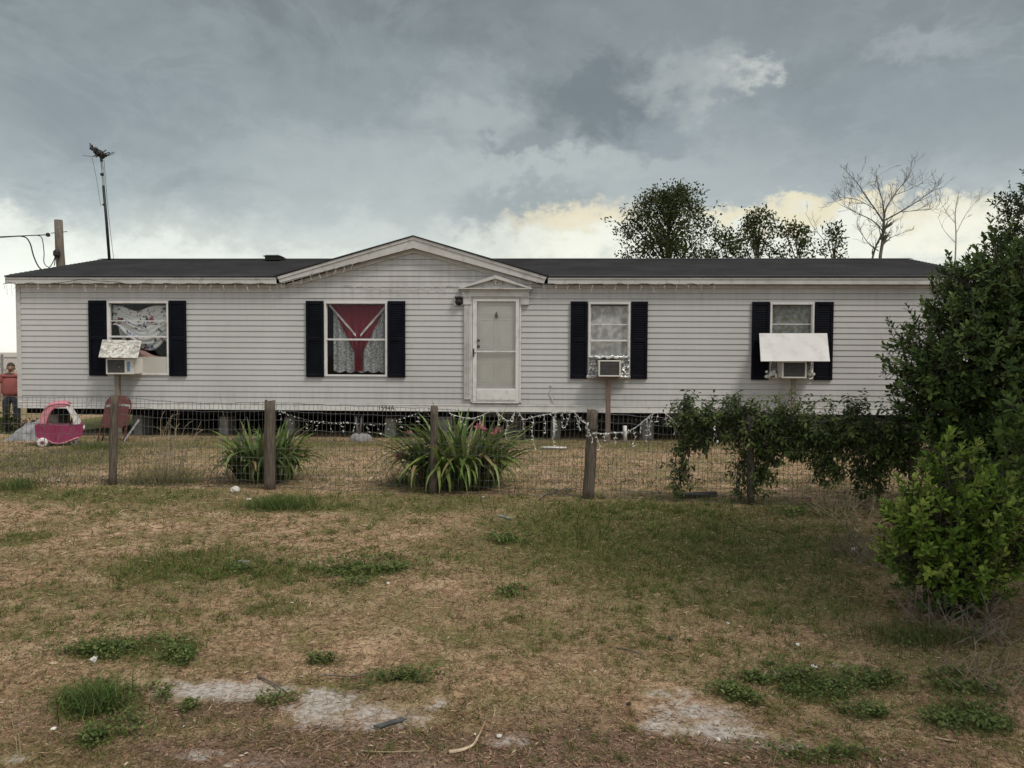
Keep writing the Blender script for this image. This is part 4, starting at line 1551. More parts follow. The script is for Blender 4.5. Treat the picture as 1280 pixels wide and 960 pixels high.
for (px, by, ty, wpx, mt), lab, tx in zip(FP, PLAB, TOPX):
    b = G(px, by)
    top = at(tx, ty, b.y)
    r = wpx / F_PX * b.y / 2
    pm = MB()
    n = 9
    pts = [b + (top - b) * (i / n) + Vector((rnd.uniform(-.006, .006), rnd.uniform(-.006, .006), 0)) for i in range(n + 1)]
    pts[0] = pts[0] - Vector((0, 0, .06))
    rad = [r * (1.06 - .08 * i / n) * rnd.uniform(.96, 1.04) for i in range(n + 1)]
    pm.tube([p - FO for p in pts], rad, 11)
    # chipped top
    for k in range(11):
        vx = pm.v[-11 + k]
        pm.v[-11 + k] = (vx[0], vx[1], vx[2] + rnd.uniform(-.02, .012))
    o = pm.build('post', M[mt], fence, True)
    o['label'] = lab
    fpos.append((b, top, r))
# wrapped cord on the thick post belongs to the fence
b, top, r = fpos[4]
cd = MB()
cp_ = [b + (top - b) * (.80 + .05 * math.sin(a) * .4 + .012 * a / 6) + Vector((math.cos(a) * (r + .006), math.sin(a) * (r + .006), 0)) - FO for a in [i * .35 for i in range(38)]]
cd.tube(cp_, .006, 5)
cd.build('tie_wire', M['greencord'], fence)


def fence_pt(s):
    """s: index along the posts (float); returns ground point and wire top, just in front of the posts"""
    i = min(max(int(math.floor(s)), 0), len(fpos) - 2)
    f = s - i
    b = fpos[i][0].lerp(fpos[i + 1][0], f)
    tp = fpos[i][1].lerp(fpos[i + 1][1], f)
    off = fpos[i][2] * (1 - f) + fpos[i + 1][2] * f
    sag = .045 * math.sin(math.pi * f) * (.6 + .4 * math.sin(i * 2.3))
    z = gz1(b.x, b.y)
    return Vector((b.x, b.y + off + .004, z)), Vector((tp.x, tp.y + off + .004, tp.z - .03 - sag))


wm = MB()
L_ = (fpos[-1][0] - fpos[0][0]).length
NV = int(L_ / .0508)
heights = [0.01, .09, .17, .26, .36, .47, .58, .69, .80, .90, 1.0]
rw = .0023
cols_ = [fence_pt(7 * i / NV) for i in range(NV + 1)]


def wob3(i, t): return Vector((.006 * math.sin(i * .9 + t * 5), .012 * math.sin(i * .13 + t * 3) + .006 * math.sin(i * .51), .0))


for i in range(NV + 1):
    b, tp = cols_[i]
    pts = [b.lerp(tp, t) + wob3(i, t) - FO for t in (0, .25, .5, .75, 1.0)]
    if rnd.random() < .5: pts[-1] = pts[-1] + Vector((rnd.uniform(-.006, .006), 0, rnd.uniform(0, .025)))
    wm.tube(pts, rw, 3, False)
for t in heights:
    pts = [cols_[i][0].lerp(cols_[i][1], t) + wob3(i, t) + Vector((0, -.002, .004 * math.sin(i * 1.1))) - FO for i in range(0, NV + 1, 1)]
    wm.tube(pts, rw * (1.5 if t in (0.01, 1.0) else 1.15), 3, False)
wm.build('wire_mesh', M['wire'], fence)


# ------------------------------------------------------------------ string lights
def icicle(path, drops, label, cord, r=.0035, bulb=.009, rng=None):
    rng = rng or rnd
    m = MB()
    m.tube(path, r, 4)

    def bulb_at(p):
        d = Vector((rng.uniform(-1, 1), rng.uniform(-.6, .6), rng.uniform(-1, .6))).normalized()
        m.m = 1
        m.tube([p, p + d * bulb * 1.5, p + d * bulb * 3.2], [bulb * .5, bulb * .55, bulb * .15], 4)
        m.m = 0
    for p in path:
        if rng.random() < .6: bulb_at(p)
    for (i, ln) in drops:
        p = Vector(path[i])
        n = max(2, int(ln / .05))
        q = [p]
        for k in range(n):
            p = p + Vector((rng.uniform(-.022, .022), rng.uniform(-.01, .01), -.05 + rng.uniform(-.01, .015)))
            q.append(p)
            bulb_at(p)
            if rng.random() < .5: bulb_at(p)
        m.m = 2
        m.tube(q, max(r * .5, .0024), 4)
        m.m = 0
    o = m.build('string_lights', [cord, M['bulb'], M['cord'] if bulb != .008 else cord])
    tag(o, label, 'string lights', 'icicle light strings')
    return o


def smooth_path(pts, k=8):
    q = []
    for i in range(len(pts) - 1):
        p0, p1, p2, p3 = pts[max(i - 1, 0)], pts[i], pts[i + 1], pts[min(i + 2, len(pts) - 1)]
        for j in range(k):
            t = j / k
            q.append(.5 * ((2 * p1) + (p2 - p0) * t + (2 * p0 - 5 * p1 + 4 * p2 - p3) * t * t + (3 * p1 - p0 - 3 * p2 + p3) * t ** 3))
    q.append(pts[-1])
    return q


# along the eave, left of the gable
def eave_path(u0, u1, f):
    n = int((u1 - u0) / .055)
    return [HW(u0 + (u1 - u0) * i / n, -OV - .018, f(u0 + (u1 - u0) * i / n) + .012 * math.sin(i * .8) + rnd.uniform(-.008, .008)) for i in range(n + 1)]


pth = eave_path(UL - .15, gl + .1, lambda u: ZE - FH - .004)
dl = [(i, rnd.uniform(.03, .13)) for i in range(0, len(pth), 4)] + [(i, .22) for i in (1, 3)]
icicle(pth, dl, 'icicle lights with tiny clear bulbs strung under the left eave', M['greencord'], .006, .007)
pth = [HW(gl + (ga - gl) * .62 * i / 40, -OV - .018, gable_z(gl + (ga - gl) * .62 * i / 40) - .15 - .05 * i / 40 + rnd.uniform(-.008, .008)) for i in range(41)]
icicle(pth, [(i, rnd.uniform(.03, .1)) for i in range(0, 40, 4)], 'icicle lights climbing the left slope of the gable', M['greencord'], .006, .007)
pth = [HW(U(430, 360) + (U(576, 360) - U(430, 360)) * i / 50, -.035, HP(500, 357)[1] - .06 * math.sin(i / 50 * math.pi) + .02 * math.sin(i) + rnd.uniform(-.01, .01)) for i in range(51)]
icicle(pth, [(i, rnd.uniform(.03, .14)) for i in range(0, 50, 4)], 'pale light string sagging over the siding between gable and door', M['cord'], .003, .007)
pth = eave_path(gr_ - .5, U(890, 356), lambda u: ZE - FH - .004 + max(0, (gr_ - u)) * .2)
icicle(pth, [(i, rnd.uniform(.03, .12)) for i in range(0, len(pth), 4)], 'icicle lights hung under the eave right of the door', M['greencord'], .005, .007)
# loose cable clipped to fascia
pth = smooth_path([HW(U(x, y, -OV - .02), -OV - .02, HP(x, y, -OV - .02)[1]) for (x, y) in ((60, 355), (85, 352), (105, 348.5), (120, 351), (145, 352.5), (158, 355))])
tag(MB().tube(pth, .005, 4).build('loose_cord', M['greencord']), 'loose dark cord arching over the fascia at the left end', 'cord')
pth = smooth_path([HW(U(x, y, -.03), -.03, HP(x, y, -.03)[1]) for (x, y) in ((687, 481), (690, 484), (687, 490), (689, 497), (692, 503))])
tag(MB().tube(pth, .007, 4).build('loose_cord', M['cord']), 'short white cord dangling on the siding right of the door', 'cord')
# across the fence


def fence_path(pix, dy=-.02):
    out = []
    for (x, y) in pix:
        d = ray(x, y)
        # plane of the fence through two posts
        A, B = fpos[2][0], fpos[5][0]
        nrm = Vector((-(B - A).y, (B - A).x, 0)).normalized()
        t = (A + Vector((0, dy, 0)) - CAMP).dot(nrm) / d.dot(nrm)
        out.append(CAMP + d * t)
    return out


pth = smooth_path(fence_path([(562, 517), (575, 521), (590, 523), (603, 519), (617, 513), (624, 518), (636, 526), (646, 513), (655, 524), (672, 520), (690, 517), (705, 514), (717, 515), (728, 527), (736, 530)]), 6)
N_ = len(pth)
dl = [(int(N_ * f), l) for f, l in ((.1, .06), (.2, .12), (.34, .16), (.42, .2), (.48, .12), (.56, .12), (.62, .36), (.68, .22), (.72, .4), (.74, .3), (.77, .2), (.82, .2), (.86, .22), (.9, .14), (.96, .24), (.99, .3))]
icicle(pth, dl, 'white icicle lights tangled along the fence top below the front door', M['cord'], .0034, .0092)
pth = smooth_path(fence_path([(742, 541), (752, 542), (768, 541), (782, 540), (795, 534), (806, 525), (815, 518), (826, 515), (836, 520), (846, 531)]), 7)
N_ = len(pth)
dl = [(int(N_ * f), l) for f, l in ((.06, .22), (.16, .1), (.24, -.04), (.42, .22), (.5, .1), (.6, .26), (.68, .3), (.74, .1), (.84, .12), (.9, .1), (.97, .12))]
icicle(pth, dl, 'white icicle lights sagging from the cord wrapped post toward the vines', M['cord'], .0034, .0092)
pth = smooth_path(fence_path([(348, 512), (362, 519), (380, 524), (400, 528), (418, 530), (436, 529), (455, 530), (475, 531), (490, 527), (508, 521), (530, 514)]), 6)
N_ = len(pth)
icicle(pth, [(i, rnd.uniform(.04, .12)) for i in range(2, N_, 5)], 'dark light string sagging on the fence between the two lily clumps', M['greencord'], .0035, .008)

# ------------------------------------------------------------------ plants
def branches(m, p, d, ln, r, depth, rng, spread=.5, up=.12, kids=(2, 3), shrink=.72, tips=None, seg=4, minr=.003, wander=.18):
    pts = [Vector(p)]
    d = Vector(d).normalized()
    rads = [r]
    for i in range(seg):
        d = (d + Vector((rng.gauss(0, wander), rng.gauss(0, wander), rng.gauss(0, wander) + up * .5))).normalized()
        pts.append(pts[-1] + d * ln / seg)
        rads.append(max(r * (1 - .45 * (i + 1) / seg), minr))
    m.tube(pts, rads, 6 if r > .02 else 4, False)
    if tips is not None:
        for i, q in enumerate(pts[1:]):
            tips.append((q, d.copy(), depth))
    if depth <= 0: return
    n = rng.randint(*kids)
    for k in range(n):
        j = seg if k == 0 else rng.randint(max(1, seg // 2), seg)
        nd = (d + Vector((rng.gauss(0, spread), rng.gauss(0, spread), rng.gauss(0, spread * .7) + up))).normalized()
        branches(m, pts[j], nd, ln * shrink * rng.uniform(.75, 1.15), max(rads[j] * .72, minr), depth - 1, rng, spread, up, kids, shrink, tips, seg, minr, wander)


def leafy_tree(px, Y, top_py, half_px, label, group, seed, nleaf, size, pal, trunk_r=.1, crown_from=330, lobes=9):
    rng = random.Random(seed)
    rg = np.random.default_rng(seed)
    b = at(px, 440, Y)
    base = Vector((b.x, Y, 0))
    top = at(px, top_py, Y).z
    lo = at(px, crown_from, Y).z
    hw = half_px / F_PX * Y
    t = empty('tree', base, label, 'tree', group)
    m = MB()
    tips = []
    m.tube([(0, 0, -.1), (rng.uniform(-.1, .1), 0, lo * .6), (rng.uniform(-.1, .1), 0, lo), (0, 0, top * .9)], [trunk_r, trunk_r * .8, trunk_r * .6, trunk_r * .15], 8)
    P, D = [], []
    L = []
    for i in range(lobes):
        f = (i + .5) / lobes
        zc = lo + (top - lo) * (f ** .8)
        rr = hw * math.sin(math.pi * (.30 + .66 * f)) ** .8 * (.88 * math.sqrt(rng.random()) + .08)
        a = i * 2.4 + rng.uniform(-.5, .5)
        c = Vector((math.cos(a) * rr, math.sin(a) * rr * .8, min(zc, top - .25)))
        L.append(c)
        st = Vector((0, 0, max(lo * .55, c.z - .9 - rr * .5)))
        m.tube([st, st.lerp(c, .5) + Vector((0, 0, .12)), c], [trunk_r * .4, trunk_r * .25, .012], 5)
        n = nleaf // lobes
        k = max(1, n // 14)
        for j in range(k):
            q = Vector((rng.gauss(0, 1), rng.gauss(0, 1), rng.gauss(0, .75)))
            q = c + q * (hw * rng.choice((.10, .15, .19)))
            if q.z > top: q.z = top - rng.random() * .2
            dd = (q - c).normalized() + Vector((0, 0, .3))
            m.tube([c.lerp(q, .35), q], [.008, .004], 3, False)
            for l in range(14):
                P.append(q + Vector((rng.gauss(0, .10), rng.gauss(0, .10), rng.gauss(0, .10))) * (size / .09))
                D.append(dd + Vector((rng.gauss(0, .8), rng.gauss(0, .8), rng.gauss(0, .8))))
    m.build('trunk', M['bark'], t, True)
    n = len(P)
    pal = np.array(pal)
    C = pal[rg.integers(0, len(pal), n)] * rg.uniform(.6, 1.3, (n, 1))
    N = rg.normal(0, .6, (n, 3)) + np.array([0, 0, 1])
    leaves('crown', P, D, N, rg.uniform(.7, 1.3, n) * size, rg.uniform(.4, .6, n) * size, C, M['leaf'], t)
    return t


DG = [(.05, .066, .022), (.065, .08, .026), (.038, .052, .018), (.085, .10, .034)]
leafy_tree(834, 32, 238, 62, 'round crowned leafy tree behind the roof, the leftmost of the background trees', 'leafy trees behind the home', 3, 9500, .13, DG, .13, 338, 34)
leafy_tree(945, 30, 264, 34, 'ragged leafy tree with a tall thin top just right of the round crowned tree', 'leafy trees behind the home', 5, 1900, .13, DG, .09, 330, 13)
leafy_tree(905, 29, 290, 20, 'small leafy treetop just showing above the roof beside the ragged tree', 'leafy trees behind the home', 6, 900, .13, DG, .06, 335, 6)
leafy_tree(995, 30, 278, 28, 'sparse leafy tree left of the leaning branch', 'leafy trees behind the home', 8, 1000, .13, DG, .07, 330, 7)
leafy_tree(1040, 30, 283, 17, 'narrow sparse leafy tree left of the bare tree', 'leafy trees behind the home', 9, 560, .13, DG, .06, 328, 6)


def dead_tree(Y, limbs, label, mat, seed, tr, fill, base_px):
    """limbs: polylines in photo pixels with a depth offset; finer twigs are grown from them"""
    rng = random.Random(seed)
    b = at(base_px, 440, Y)
    base = Vector((b.x, Y, 0))
    t = empty('bare_tree', base, label, 'tree', 'bare dead trees behind the home')
    m = MB()
    for (pix, r0, r1) in limbs:
        pts = smooth_path([at(x, 325 - (325 - y) * .87 if y < 325 else y, Y + dy) - base for (x, y, dy) in pix], 5)
        if pix[0][1] > 380: pts[0].z = -.1
        n = len(pts)
        m.tube(pts, [(r0 + (r1 - r0) * i / (n - 1)) * .52 for i in range(n)], 6, False)
        for i in range(2, n):
            if pix[0][1] > 380 and i < n * .6: continue
            if rng.random() < fill:
                d = (pts[i] - pts[i - 1]).normalized()
                dd = d + Vector((rng.gauss(0, .6), rng.gauss(0, .6), rng.gauss(.2, .4)))
                branches(m, pts[i], dd, rng.uniform(.2, .48), max(r1 * .5, .006), 2, rng, .45, .15, (1, 3), .75, None, 3, .0045, .2)
    m.build('trunk', mat, t, True)


dead_tree(28, [
    ([(1098, 445, 0), (1099, 360, 0), (1100, 325, 0), (1103, 300, 0), (1104, 282, 0)], .13, .09),
    ([(1090, 325, .2), (1095, 305, .1), (1104, 284, 0)], .07, .05),
    ([(1104, 284, 0), (1105, 265, 0), (1108, 250, 0), (1120, 228, .3), (1130, 214, .5), (1138, 200, .5)], .085, .012),
    ([(1104, 270, 0), (1094, 252, .3), (1083, 235, .4), (1072, 215, .5), (1063, 203, .5)], .06, .012),
    ([(1105, 262, 0), (1103, 240, -.4), (1098, 220, -.5), (1095, 203, -.6)], .05, .012),
    ([(1106, 268, 0), (1125, 256, -.3), (1145, 242, -.5), (1160, 230, -.6), (1172, 222, -.8)], .055, .01),
    ([(1104, 284, 0), (1090, 268, -.5), (1070, 257, -.8), (1050, 245, -1)], .05, .01),
    ([(1125, 256, -.3), (1145, 254, -.5), (1165, 252, -.7)], .03, .008),
    ([(1103, 302, 0), (1115, 292, .5), (1132, 285, .8)], .03, .008),
    ([(1098, 312, 0), (1085, 300, .5), (1076, 285, .6), (1070, 275, .6)], .035, .008),
    ([(1093, 252, .3), (1080, 243, .4), (1062, 236, .6), (1046, 240, .7)], .03, .008),
    ([(1118, 232, .3), (1140, 222, .3), (1155, 213, .4)], .03, .008),
], 'large bare dead tree with a spreading crown behind the right roof end', M['deadbark'], 4, .1, .85, 1098)
dead_tree(33, [
    ([(1192, 445, 0), (1193, 380, 0), (1194, 330, 0), (1195, 290, 0), (1194, 262, 0), (1196, 240, 0), (1201, 220, .2)], .09, .012),
    ([(1196, 285, 0), (1206, 262, .3), (1216, 246, .4), (1224, 238, .4)], .035, .008),
    ([(1194, 272, 0), (1184, 258, .3), (1178, 246, .4)], .03, .008),
    ([(1194, 300, 0), (1180, 282, .3), (1172, 262, .4)], .03, .008),
], 'thin pale bare tree standing right of the large dead tree', M['palebark'], 14, .06, .35, 1193)
dead_tree(31, [
    ([(1048, 445, 0), (1046, 380, 0), (1040, 320, 0), (1030, 297, 0), (1018, 280, 0), (1007, 258, .2)], .05, .01),
    ([(1030, 297, 0), (1036, 285, .2), (1041, 270, .2)], .02, .008),
], 'thin leaning bare branch reaching up left of the large dead tree', M['deadbark'], 24, .05, .25, 1046)


# shrubs: shoots with whorled leaves spread through a lumpy volume
def shrub(base, lumps, nshoot, leafL, pal, label, name='shrub', cat='shrub', seed=1, shootL=.16, per=11, group=None, bare=.0, stemmat=None, upb=.55, limb_r=.02, shell=.45, wfac=.42):
    """lumps: (centre offset, radius) in metres about base"""
    rng = random.Random(seed)
    rg = np.random.default_rng(seed)
    t = empty(name, base, label, cat, group)
    m = MB()
    vols = np.array([r[0] * r[1] * r[2] for (_, r) in lumps]) ** .8
    vols = vols / vols.sum()
    limbs = []
    for (c, r) in lumps:
        c = Vector(c)
        st = Vector((rng.uniform(-.08, .08), rng.uniform(-.08, .08), 0))
        mid = st.lerp(c, .5) + Vector((rng.gauss(0, .05), rng.gauss(0, .05), .05))
        m.tube([st, mid, c], [limb_r, limb_r * .7, limb_r * .4], 6, False)
        limbs.append((mid, c))
    P, D, N, Lf, C = [], [], [], [], []
    pal = np.array(pal)
    for i in range(nshoot):
        li = rg.choice(len(lumps), p=vols)
        c, r = lumps[li]
        c = Vector(c)
        q = Vector((rng.gauss(0, 1), rng.gauss(0, 1), rng.gauss(0, 1))).normalized()
        s = shell + (1 - shell) * rng.random() ** .6
        bump = 1 + .22 * mnoise.noise(q * 2.2 + Vector((seed, li, 0)))
        if rng.random() < .06: bump += rng.uniform(.05, .22)
        p = c + Vector((q.x * r[0], q.y * r[1], q.z * r[2])) * s * bump
        if p.z < .05: continue
        d = (q * .7 + Vector((0, 0, upb)) + Vector((rng.gauss(0, .3), rng.gauss(0, .3), rng.gauss(0, .2)))).normalized()
        ln = shootL * rng.uniform(.6, 1.35)
        tip = p + d * ln
        m.tube([p - d * ln * .6 - (p - c) * .25, p, tip], [.005, .0035, .002], 3, False)
        x = d.orthogonal().normalized()
        y = d.cross(x)
        tone = pal[rng.randrange(len(pal))] * rng.uniform(.75, 1.25)
        n = rng.randint(int(per * .7), int(per * 1.3))
        for k in range(n):
            f = (k + .5) / n
            a = k * 2.4 + rng.uniform(-.4, .4)
            out = x * math.cos(a) + y * math.sin(a)
            P.append(p + d * ln * f)
            dd = d * (.35 + .7 * f) + out * (1.0 - .45 * f) + Vector((0, 0, -.12 + .2 * f))
            D.append(dd)
            N.append(d * 1.0 - out * .5 + Vector((0, 0, .5)))
            Lf.append(leafL * rng.uniform(.45, 1.3) * (1 - .3 * f))
            C.append(tone * rng.uniform(.85, 1.2) * (1 + .25 * f))
    m.build('stem', stemmat or M['bark'], t, True)
    Lf = np.array(Lf)
    leaves('foliage', P, D, N, Lf, Lf * wfac, C, M['leaf'], t, droop=.12, wfac=(.9, 1.0), wpos=(.35, .70))
    return t


big = Vector((*at(1256, 440, 7.7).xy, 0))
DARK = [(.045, .075, .020), (.065, .10, .026), (.033, .056, .016), (.095, .13, .036)]
shrub(big, [((-.42, 0, 1.55), (.62, .7, .62)), ((.05, .1, 2.15), (.62, .7, .52)), ((.55, 0, 1.9), (.7, .7, .65)), ((-.28, .05, 2.2), (.34, .4, .38)), ((.1, -.1, 1.1), (.85, .75, .7)),
            ((-.35, 0, .85), (.5, .6, .5)), ((.75, -.1, 1.1), (.6, .7, .8)), ((.6, .1, 2.45), (.42, .5, .35)), ((.1, 0, .5), (.7, .6, .45)), ((-.62, .0, 1.25), (.36, .45, .4)), ((-.05, .1, 2.58), (.16, .2, .26)), ((.18, .1, 2.5), (.2, .2, .22))],
      4600, .082, DARK, 'tall dense dark green shrub at the right edge of the yard', seed=21, per=11, limb_r=.035, shell=.25)
tr = Vector((*at(1302, 440, 11.5).xy, 0))
shrub(tr, [((0, 0, 2.9), (.8, .8, .8)), ((-.1, .1, 3.6), (.55, .6, .55)), ((.3, 0, 2.2), (.9, .8, .8)), ((-.42, 0, 2.5), (.45, .5, .5)), ((.1, .2, 4.1), (.35, .35, .35))],
      1100, .09, [(.03, .045, .018), (.04, .055, .02)], 'dark tree rising at the right frame edge behind the tall shrub', 'tree', 'tree', seed=22, per=12, limb_r=.06)
sm_b = Vector((*G(1190, 764).xy, 0))
LIME = [(.105, .168, .024), (.145, .21, .034), (.072, .12, .018), (.195, .24, .05)]
shrub(sm_b, [((-.14, 0, .55), (.24, .24, .20)), ((.14, .05, .58), (.24, .26, .22)), ((-.03, 0, .78), (.17, .17, .17)), ((-.24, -.02, .36), (.18, .2, .18)), ((.30, 0, .42), (.2, .22, .18)), ((.02, 0, .28), (.30, .25, .22)), ((-.08, 0, .97), (.06, .07, .10)), ((.08, 0, .90), (.06, .07, .09)), ((.22, .0, .74), (.07, .08, .1)), ((-.25, 0, .68), (.06, .07, .09)), ((.05, -.1, .14), (.22, .15, .12))],
      900, .064, LIME, 'small bright yellow green bush in front of the tall shrub', seed=23, per=10, shootL=.11, limb_r=.014, upb=.75)
s2 = Vector((*G(1300, 742).xy, 0))
shrub(s2, [((0, 0, .8), (.26, .3, .38)), ((-.05, 0, 1.15), (.18, .2, .22)), ((.15, 0, .55), (.3, .3, .3))],
      330, .075, [(.075, .115, .025), (.10, .145, .032)], 'mid green bush cut off by the right frame edge', seed=25, per=10, shootL=.11, limb_r=.014, upb=.7)
sp3 = Vector((*G(1168, 768).xy, 0))
shrub(sp3, [((0, 0, .12), (.2, .15, .1)), ((.12, .0, .1), (.15, .12, .08))], 70, .05, [(.05, .09, .025), (.07, .11, .03)], 'low leafy sprouts at the foot of the small bright bush', 'sprouts', 'plant', seed=26, per=8, shootL=.07, limb_r=.006)
shade_tree = Vector((7.6, 2.6, 0))  # added tree outside the view, canopy placed to cast shade on the lawn
shrub(shade_tree, [((-1.3, .4, 5.6), (1.9, 1.8, 1.1)), ((-2.2, 1.2, 6.3), (1.3, 1.3, .9)), ((.2, -.6, 5.2), (1.8, 1.7, 1.2)), ((-.6, 1.6, 4.9), (1.5, 1.4, 1.0)), ((-1.0, .2, 7.0), (1.7, 1.6, .9)), ((.6, 1.0, 6.3), (1.6, 1.5, 1.1)), ((.4, 1.2, 4.0), (1.2, 1.1, .9)), ((-1.7, -1.0, 5.6), (1.5, 1.3, .9))],
      2700, .20, [(.04, .06, .02), (.05, .075, .024)], 'large spreading tree out of view at the right, added to shade the lawn', 'tree', 'tree', seed=29, per=9, shootL=.4, limb_r=.09, shell=.2)
# conical young plant by the person, small shrub in the left yard
cp0 = at(9, 520, 15.6)
shrub(Vector((cp0.x, 15.6, gz1(cp0.x, 15.6))), [((0, 0, .2), (.16, .16, .18)), ((0, 0, .38), (.08, .08, .12))], 90, .06, [(.06, .085, .025), (.09, .11, .035)], 'small conical green plant standing in front of the person', 'shrub', 'shrub', seed=27, per=9, shootL=.08, limb_r=.008)
cp1 = at(28, 520, 16.4)
shrub(Vector((cp1.x, 16.4, gz1(cp1.x, 16.4))), [((0, 0, .15), (.5, .3, .16)), ((.3, 0, .15), (.4, .3, .14))], 150, .06, [(.10, .10, .04), (.14, .13, .06), (.09, .07, .035)], 'low olive brush growing beside the left house corner', 'shrub', 'shrub', seed=28, per=8, shootL=.1, limb_r=.008)


# vines over the fence: separate masses
def vine(segs, n, label, seed, pal, leafL=.06):
    """segs: (s0, s1, z0, z1, weight) along the fence"""
    rng = random.Random(seed)
    b0, _ = fence_pt((segs[0][0] + segs[0][1]) / 2)
    t = empty('vine', (b0.x, b0.y, 0), label, 'vine', 'vines on the wire fence')
    o = Vector((b0.x, b0.y, 0))
    m = MB()
    P, D, N, L, C = [], [], [], [], []
    tot = sum(s[4] for s in segs)
    pal = np.array(pal)
    for (s0, s1, z0, z1, wt) in segs:
        k = int(n * wt / tot)
        for i in range(k):
            s = s0 + (s1 - s0) * rng.random()
            mid = (z0 + z1) / 2
            zz = z0 + (z1 - z0) * rng.betavariate(1.6, 1.4) + .06 * math.sin(s * 17) + .05 * math.sin(s * 41 + 1)
            b, tp = fence_pt(s)
            p = Vector((b.x + rng.gauss(0, .02), b.y + .05 + rng.gauss(0, .09) * (.5 + .5 * (zz > .7)), max(.04, zz))) - o
            d = Vector((rng.gauss(0, .7), rng.gauss(-.25, .6), rng.gauss(-.25, .5))).normalized()
            if zz > z1 - .07 and rng.random() < .5: d = Vector((rng.gauss(0, .5), rng.gauss(0, .4), .7)).normalized()
            m.tube([p - d * .08, p + d * .05, p + d * .13], [.003, .0025, .0015], 3, False)
            tone = pal[rng.randrange(len(pal))] * rng.uniform(.7, 1.3)
            x = d.orthogonal().normalized()
            y = d.cross(x)
            for j in range(rng.randint(5, 9)):
                a = j * 2.4
                out = x * math.cos(a) + y * math.sin(a)
                P.append(p + d * (.03 + .018 * j))
                D.append(out + d * .5 + Vector((0, 0, -.45)))
                N.append(Vector((rng.gauss(0, .4), -.5 + rng.gauss(0, .4), .8)))
                L.append(leafL * rng.uniform(.6, 1.25))
                C.append(tone * rng.uniform(.8, 1.2))
        # runner stems
        for i in range(3):
            pts = []
            for f in range(9):
                s = s0 + (s1 - s0) * f / 8
                b, tp = fence_pt(s)
                pts.append(Vector((b.x, b.y - .01 + rng.gauss(0, .015), (z0 + z1) / 2 + rng.gauss(0, (z1 - z0) * .2))) - o)
            m.tube(pts, .0035, 4, False)
    m.build('stem', M['bark'], t, True)
    L = np.array(L)
    leaves('foliage', P, D, N, L, L * .42, C, M['leaf'], t)


VG = [(.048, .072, .020), (.066, .092, .026), (.034, .052, .016), (.095, .12, .036)]
vine([(4.60, 5.9, .66, 1.06, 5.2), (4.58, 5.2, .90, 1.08, .9), (4.92, 4.99, .12, .7, .42), (5.03, 5.12, .08, .66, .55), (5.10, 5.32, .50, .72, .7), (5.42, 5.6, .28, .68, .6), (5.66, 5.85, .14, .7, 1.1), (5.82, 5.98, .35, .95, 1.2), (4.75, 5.9, .62, .86, 1.4), (5.3, 5.95, .5, .95, 1.6)], 1450,
     'thick dark leafy vine draped over the right stretch of the fence', 31, VG)
vine([(4.60, 4.64, .42, .78, .5), (4.57, 4.62, .20, .46, .45), (4.55, 4.58, .06, .22, .2)], 62, 'single vine tendril hanging down the wire right of the cord wrapped post', 32, VG, .055)
vine([(4.50, 4.63, .84, 1.0, 1)], 30, 'thin leafy vine tip spilling left along the fence top', 33, VG, .05)


